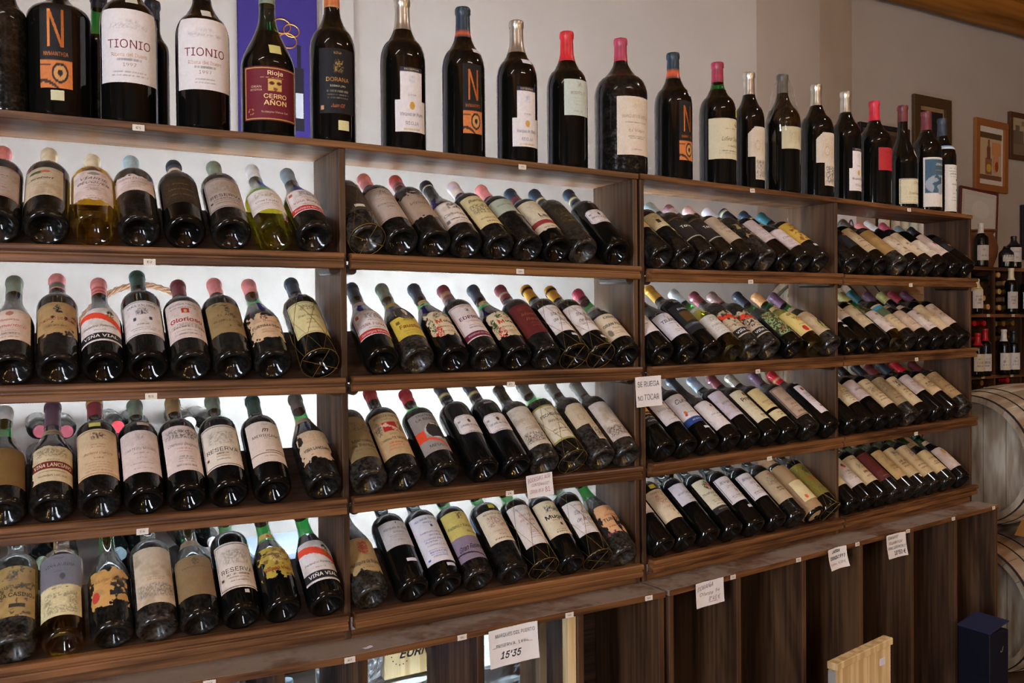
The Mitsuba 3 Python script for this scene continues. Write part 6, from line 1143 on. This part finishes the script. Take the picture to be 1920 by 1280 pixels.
jp = [(0.0, 0.0), (0.085, 0.0), (0.10, 0.01), (0.125, 0.08), (0.132, 0.13), (0.122, 0.18), (0.104, 0.21), (0.108, 0.225), (0.128, 0.234), (0.128, 0.242), (0.112, 0.242), (0.098, 0.21), (0.11, 0.12), (0.0, 0.02)]
v, f = lathe([jp], 40); put('body', (v + [4.60, 1.42, 0.3385 + EYE], f), 'clay', k, 40)
for i, (x, y, c) in enumerate([(1852, 585, 0), (1899, 585, 0), (1842, 706, 0), (1896, 703, 0)]):
    kk = thing('rack_tag', 'tiny white tag on the %s shelf edge of the far rack, %s one' % ('upper' if y < 600 else 'lower', 'left' if i % 2 == 0 else 'right'), 'price tag', 'rack tags')
    X = px(x); Z = 0.050 if y < 600 else -0.313; solid('tag', wbox(X - 0.016, X + 0.016, 1.1980, 1.1995, Z - 0.008, Z + 0.008), (222, 214, 200), 'paper', kk)

def picture(name, label, x0, x1, z0, z1, w, rgb, mat, prints, tilt=0.0, y=1.596, d=0.022, cat='picture', bsdf='painted', glass=False):
    k = thing(name, label, cat)
    cx, cz = (x0 + x1) / 2, (z0 + z1) / 2
    def rot(m):
        v, f = m; v = np.array(v, float); dx, dz = v[:, 0] - cx, v[:, 2] - cz - EYE
        v[:, 0] = cx + dx * math.cos(tilt) - dz * math.sin(tilt); v[:, 2] = cz + EYE + dx * math.sin(tilt) + dz * math.cos(tilt)
        return v, f
    for a in [(x0, x1, z1 - w, z1), (x0, x1, z0, z0 + w), (x0, x0 + w, z0 + w, z1 - w), (x1 - w, x1, z0 + w, z1 - w)]:
        solid('frame_rail', rot(wbox(a[0], a[1], y - d, y, a[2], a[3], 0.002)), rgb, bsdf, k)
    solid('mat', rot(wbox(x0 + w, x1 - w, y - 0.008, y - 0.004, z0 + w, z1 - w)), mat, 'paper', k)
    for i, (a0, a1, b0, b1, c) in enumerate(prints):
        X0, X1, Z0, Z1 = x0 + w + (x1 - x0 - 2 * w) * a0, x0 + w + (x1 - x0 - 2 * w) * a1, z0 + w + (z1 - z0 - 2 * w) * b0, z0 + w + (z1 - z0 - 2 * w) * b1
        yy = y - 0.0085 - 0.0003 * i
        v = np.array([[X0, yy, Z0], [X1, yy, Z0], [X1, yy, Z1], [X0, yy, Z1]]) + [0, 0, EYE]
        if len(c) == 4:
            v, f = disc((X0 + X1) / 2, (Z0 + Z1) / 2, (X1 - X0) / 2, (Z1 - Z0) / 2, yy); solid('print', rot((v, f)), c[:3], 'print', k); continue
        solid('print', rot((v, np.array([[0, 1, 2], [0, 2, 3]]))), c, 'print', k)
    return k
picture('framed_picture', 'dark picture in an ornate bronze frame, behind the last standing bottles', 4.236, 4.61, 0.86, 1.428, 0.062, (74, 54, 28), (150, 120, 80), [(.05, .95, .0, .94, (38, 30, 34)), (.12, .5, .6, .9, (96, 92, 104)), (.4, .6, .0, .6, (84, 56, 44))])
picture('framed_poster', 'drinks poster with a bottle in an orange-brown wooden frame', 4.868, 5.232, 0.880, 1.352, 0.044, (150, 92, 46), (214, 202, 190),
        [(.07, .93, .10, .90, (196, 168, 132)), (.05, .95, .80, .90, (92, 70, 44)), (.05, .95, .09, .17, (120, 80, 54)), (.28, .54, .18, .46, (150, 96, 70)), (.34, .48, .44, .66, (120, 76, 56)), (.38, .45, .64, .78, (130, 86, 60)), (.32, .52, .22, .36, (206, 166, 60, 1)), (.55, .9, .52, .74, (206, 140, 86)), (.58, .82, .22, .55, (206, 140, 100, 1)), (.66, .80, .24, .42, (160, 70, 40, 1))], -0.02)
picture('framed_print', 'sepia landscape print in a dark brown frame at the right edge', 5.256, 5.80, 1.118, 1.437, 0.032, (84, 52, 34), (176, 156, 124), [(.0, 1, .0, .35, (124, 104, 80)), (.02, .3, .3, .66, (110, 94, 76)), (.1, .2, .6, .8, (110, 94, 76)), (.25, .9, .80, .92, (140, 118, 90))])
picture('framed_mirror', 'pale glazed picture in a thin dark red frame, under the drinks poster', 4.690, 5.105, 0.560, 0.884, 0.016, (96, 42, 40), (206, 200, 190), [(.1, .95, .1, .9, (214, 210, 204)), (.3, .8, .4, .8, (222, 220, 216, 1))], -0.06, y=1.585, d=0.014)
picture('framed_picture', 'black frame peeping out behind the red-capped standing bottle', 3.73, 4.190, 0.90, 1.200, 0.026, (34, 28, 34), (96, 74, 56), [(.1, .9, .1, .9, (70, 54, 44))])
picture('framed_picture', 'narrow black frame with a bright picture, at the right photo edge', 5.40, 5.76, 0.44, 0.815, 0.02, (32, 30, 34), (214, 206, 176), [(.0, 1, .0, .4, (130, 126, 110)), (.1, .9, .45, .9, (226, 220, 190))])
k = picture('wall_banner', 'purple hanging banner with a bottle picture behind the mask bottle', 0.022, 0.287, 0.575, 1.42, 0.002, (50, 36, 96), (52, 38, 104), [(.70, .82, .11, .36, (26, 24, 34)), (.735, .785, .35, .45, (26, 24, 34)), (.71, .81, .16, .26, (196, 196, 200))], y=1.046, d=0.005, cat='banner')
em = []
for u, v2, r_ in ((0.165, 1.01, 0.030), (0.198, 1.0, 0.026), (0.185, 0.965, 0.03)):
    a = np.linspace(0, 2 * np.pi, 21); em.append(tube(np.stack([u + r_ * np.cos(a), np.full(21, 1.036), v2 + EYE + r_ * 0.8 * np.sin(a)], -1), 0.0022, 4))
solid('gilt_emblem', join(em), (206, 140, 60), 'gilt', k)

# ------------------------------------------------------------------ behind the leftmost bays
from shapely.geometry import Polygon, box as sbox
k = thing('bottle_store', 'grey moulded bottle store with rounded holes behind the leftmost bay', 'rack')
cells = []
cx0, cz0 = [-0.98, -0.79, -0.60, -0.412, -0.224], [-0.2235 - 0.0875 * j for j in range(8)]
for x in cx0:
    for z in cz0: cells.append((x, x + 0.126, z - 0.072, z))
cells += [(-0.036 - 0.002 + 0 * z, -0.036 + 0.0, z, z) for z in ()]
outer = sbox(-1.05, -0.064, -0.93, -0.140)
holes = [sbox(a + 0.02, c + 0.02, b - 0.02, d - 0.02).buffer(0.02, 4) if False else sbox(a + 0.02, c + 0.02, b - 0.02, d - 0.02).buffer(0.02, 4) for a, b, c, d in cells]
poly = outer
for h_ in holes: poly = poly.difference(h_)
m = trimesh.creation.extrude_polygon(poly, 0.20, engine='earcut'); v = np.array(m.vertices)
scene['foam_grey'] = principled(proc(lambda p, n, uv: mix(L3(62, 60, 66), L3(84, 82, 88), fbm(p.x * 40, p.y * 40, p.z * 40, octaves=2))), 0.7)
put('block', (np.stack([v[:, 0], 0.75 + v[:, 2], v[:, 1] + EYE], -1), np.array(m.faces)[:, ::-1]), 'foam_grey', k)
put('plinth', wbox(-1.05, -0.064, 0.75, 0.95, ZF, -0.93), 'foam_grey', k)
caps = ['bk', 'rd', 'wh', 'gb', 'db', 'wn', 'gn', 'bk', 'gg']
for x in cx0[1:]:
    for j, z in enumerate(cz0):
        for q in range(2):
            c = rng.choice(caps); gl = rng.choice(['c', 'c', 'd'])
            root = thing('stored_bottle', 'bottle lying neck outwards in the grey store behind the leftmost bay', 'wine bottle', 'bottles in the grey store')
            make_bottle(root, Frame((x + 0.032 + 0.062 * q, 1.035, z - 0.036 - 0.004 * q + EYE), (1, 0, 0), (0, 0, 1), (0, -1, 0)), 'B', gl, (c, .03), 0.0305, 0.288, None, (), (8, 8), 18, 800 + j)
k = thing('wicker_basket', 'wicker basket whose twisted hoop handle arches behind the second row', 'basket')
ms = []
a = np.linspace(0.02, np.pi - 0.02, 60)
for ph in (0, 2.1, 4.2):
    X = -0.300 - 0.205 * np.cos(a); Z = -0.132 + 0.268 * np.sin(a); nx, nz = -np.cos(a), np.sin(a)
    w = 0.0055
    ms.append(tube(np.stack([X + w * np.cos(a * 22 + ph) * nx, 0.85 + w * np.sin(a * 22 + ph), Z + w * np.cos(a * 22 + ph) * nz + EYE], -1), 0.0042, 6))
put('handle', join(ms), 'wicker', k, 40)
ms = []
for j in range(9):
    aa = np.linspace(0, 2 * np.pi, 61); rr = 0.17 + 0.004 * j
    ms.append(tube(np.stack([-0.300 + 1.12 * (rr + 0.003 * np.sin(aa * 15 + j * np.pi)) * np.cos(aa), 0.85 + 0.42 * (rr + 0.003 * np.sin(aa * 15 + j * np.pi)) * np.sin(aa), np.full(61, -0.134 + 0.0085 * j + EYE)], -1), 0.0048, 5))
put('body', join(ms), 'wicker', k, 40)
k = thing('plastic_crate', 'bright blue plastic crate low behind the bottom row of the leftmost bay', 'crate')
solid('body', wbox(-0.02, 0.18, 0.72, 0.98, -1.0, -0.700, 0.006), (30, 62, 170), parent=k); solid('lid', wbox(-0.025, 0.185, 0.715, 0.985, -0.700, -0.660, 0.004), (150, 160, 176), parent=k)
solid('stand', wbox(0.0, 0.16, 0.74, 0.96, ZF, -1.0), (70, 60, 52), parent=k)

# ------------------------------------------------------------------ under and before the counter
k = thing('pine_crate', 'small pine wine crate stamped EUR with a ring of dots, under the counter', 'crate')
put('front_board', wbox(0.310, 0.52, 0.55, 0.560, -1.035, -0.905, 0.002), 'pine', k); put('body', wbox(0.312, 0.518, 0.560, 0.74, -1.034, -0.906), 'pine', k)
tv, tf = text_flat('EURN', 0.092, 0.026, 'bi'); F0 = []
solid('stamp', join([(np.stack([0.408 + tv[:, 0], np.full(len(tv), 0.5494), -0.965 + tv[:, 1] + EYE], -1), tf)] + [disc(0.361 + 0.030 * math.cos(a), -0.962 + 0.036 * math.sin(a), 0.0019, 0.0019, 0.5494, 8) for a in np.linspace(0.9, 5.4, 12)]), (40, 34, 34), 'print', k)
k = thing('film_bundle', 'bundle in crumpled clear film under the pine crate', 'bundle')
gx, gz = np.meshgrid(np.linspace(0, 1, 50), np.linspace(0, 1, 50))
def crumple(ax, ay, az, bx, by, bz, cx_, cy_, cz_, seed, amp=0.02):
    P = np.array([ax, ay, az]) + gx[..., None] * np.array([bx, by, bz]) + gz[..., None] * np.array([cx_, cy_, cz_])
    n = np.cross([bx, by, bz], [cx_, cy_, cz_]); n = n / np.linalg.norm(n)
    w = np.abs(meshkit.fbm(np.stack([gx * 9, gz * 9, gx * 0 + seed], -1), 4, seed) - 0.5)
    return (P + n * (w * amp * 2)[..., None] + [0, 0, EYE]).reshape(-1, 3), grid_faces(50, 50)
scene['film_white'] = principled(L3(170, 172, 172), 0.22, specular=0.7)
put('wrap', join([crumple(0.20, 0.49, -1.6, 0.62, 0, 0, 0, 0.02, 0.56, 5), crumple(0.20, 0.50, -1.050, 0.62, 0, 0.0, 0, 0.28, 0.0, 6, 0.012)]), 'film_white', k)
put('load', wbox(0.21, 0.82, 0.53, 0.77, ZF, -1.062), 'wood_dark', k)
k = thing('film_sheet', 'dangling sheet of clear film left of the pine crate', 'plastic film')
put('sheet', crumple(0.205, 0.60, -1.07, 0.095, -0.04, 0.05, 0.03, 0.0, 0.20, 9, 0.02), 'film_white', k)
k = thing('loose_post', 'lighter unvarnished post leaning under the counter beside the price card', 'post')
put('post', bbox(1, 0.536, 0.560, -0.088, -0.062, ZF, -0.7042), 'pine', k)
scene['post_grey'] = principled(L3(120, 104, 78), 0.6)
k = thing('loose_post', 'greyish upright batten deeper under the counter, left of the pale post', 'post')
put('post', bbox(1, 0.508, 0.530, 0.00, 0.02, ZF, -0.7042), 'post_grey', k)
for i, (x, g) in enumerate([(-0.05, 'd'), (0.045, 'd')]):
    root = thing('stored_bottle', 'dusty bottle neck showing under the left counter, %s one' % ['left', 'right'][i], 'wine bottle', 'dusty bottles under the counter')
    make_bottle(root, Frame((x - 0.0, 0.30, -1.17 + EYE), (1, 0, 0), (0, -1, 0), (0, 0, 1)), 'B', g, ('gb', .05), 0.038, 0.30, None, (), (8, 8), 24, 900 + i)
k = thing('stool_box', 'dark box under the left counter carrying dusty bottles', 'box')
solid('body', wbox(-0.14, 0.12, 0.22, 0.40, ZF, -1.171), (40, 32, 28), parent=k)
k = thing('pine_box', 'pale pine box lid standing in front of the counter, bottom right of photo', 'box')
ax = np.array([0.985, 0.17, 0]); ay = np.array([-0.17, 0.985, 0]); A0 = np.array([1.2387, -0.3069, -0.8914])
def obox(x0, x1, y0, y1, z0, z1, c=0.002):
    v, f = box(x0, x1, y0, y1, z0, z1, c); return A0 + v[:, :1] * ax + v[:, 1:2] * ay + v[:, 2:] * [0, 0, 1] + [0, 0, EYE], f
put('front_board', obox(0.004, 0.296, 0.004, 0.014, -0.70, -0.020), 'pine', k); put('top_batten', obox(0, 0.302, 0.0, 0.030, -0.020, 0.0), 'pine', k)
put('back_board', obox(0.004, 0.296, 0.016, 0.028, -0.7085, -0.020), 'pine', k); solid('edge_strip', obox(0.0, 0.004, 0.004, 0.028, -0.7085, -0.022), (150, 144, 136), parent=k)
solid('sticker', obox(0.232, 0.262, 0.0030, 0.0042, -0.066, -0.046, 0.0), (214, 212, 222), 'paper', k)
k = thing('blue_carton', 'dark blue carton with open flap beside the last compartment of the counter', 'carton')
solid('body', wbox(2.265, 2.375, -0.095, 0.020, ZF, -1.066, 0.002), (12, 13, 28), parent=k)
fl = np.array([[2.262, 0.022, -1.062], [2.262, -0.097, -1.062], [2.376, -0.097, -1.036], [2.376, 0.022, -1.036]])
solid('flap', join([(np.vstack([fl, fl + [0, 0, -0.004]]) + [0, 0, EYE], np.array([[0, 1, 2, 3], [7, 6, 5, 4], [0, 4, 5, 1], [1, 5, 6, 2], [2, 6, 7, 3], [3, 7, 4, 0]]))]), (40, 44, 72), parent=k)
tv, tf = text_flat('J', 0.012, 0.018, 'i'); solid('print', (np.stack([2.335 + tv[:, 0], np.full(len(tv), -0.0958), -1.13 + tv[:, 1] + EYE], -1), tf), (150, 130, 110), 'print', k)
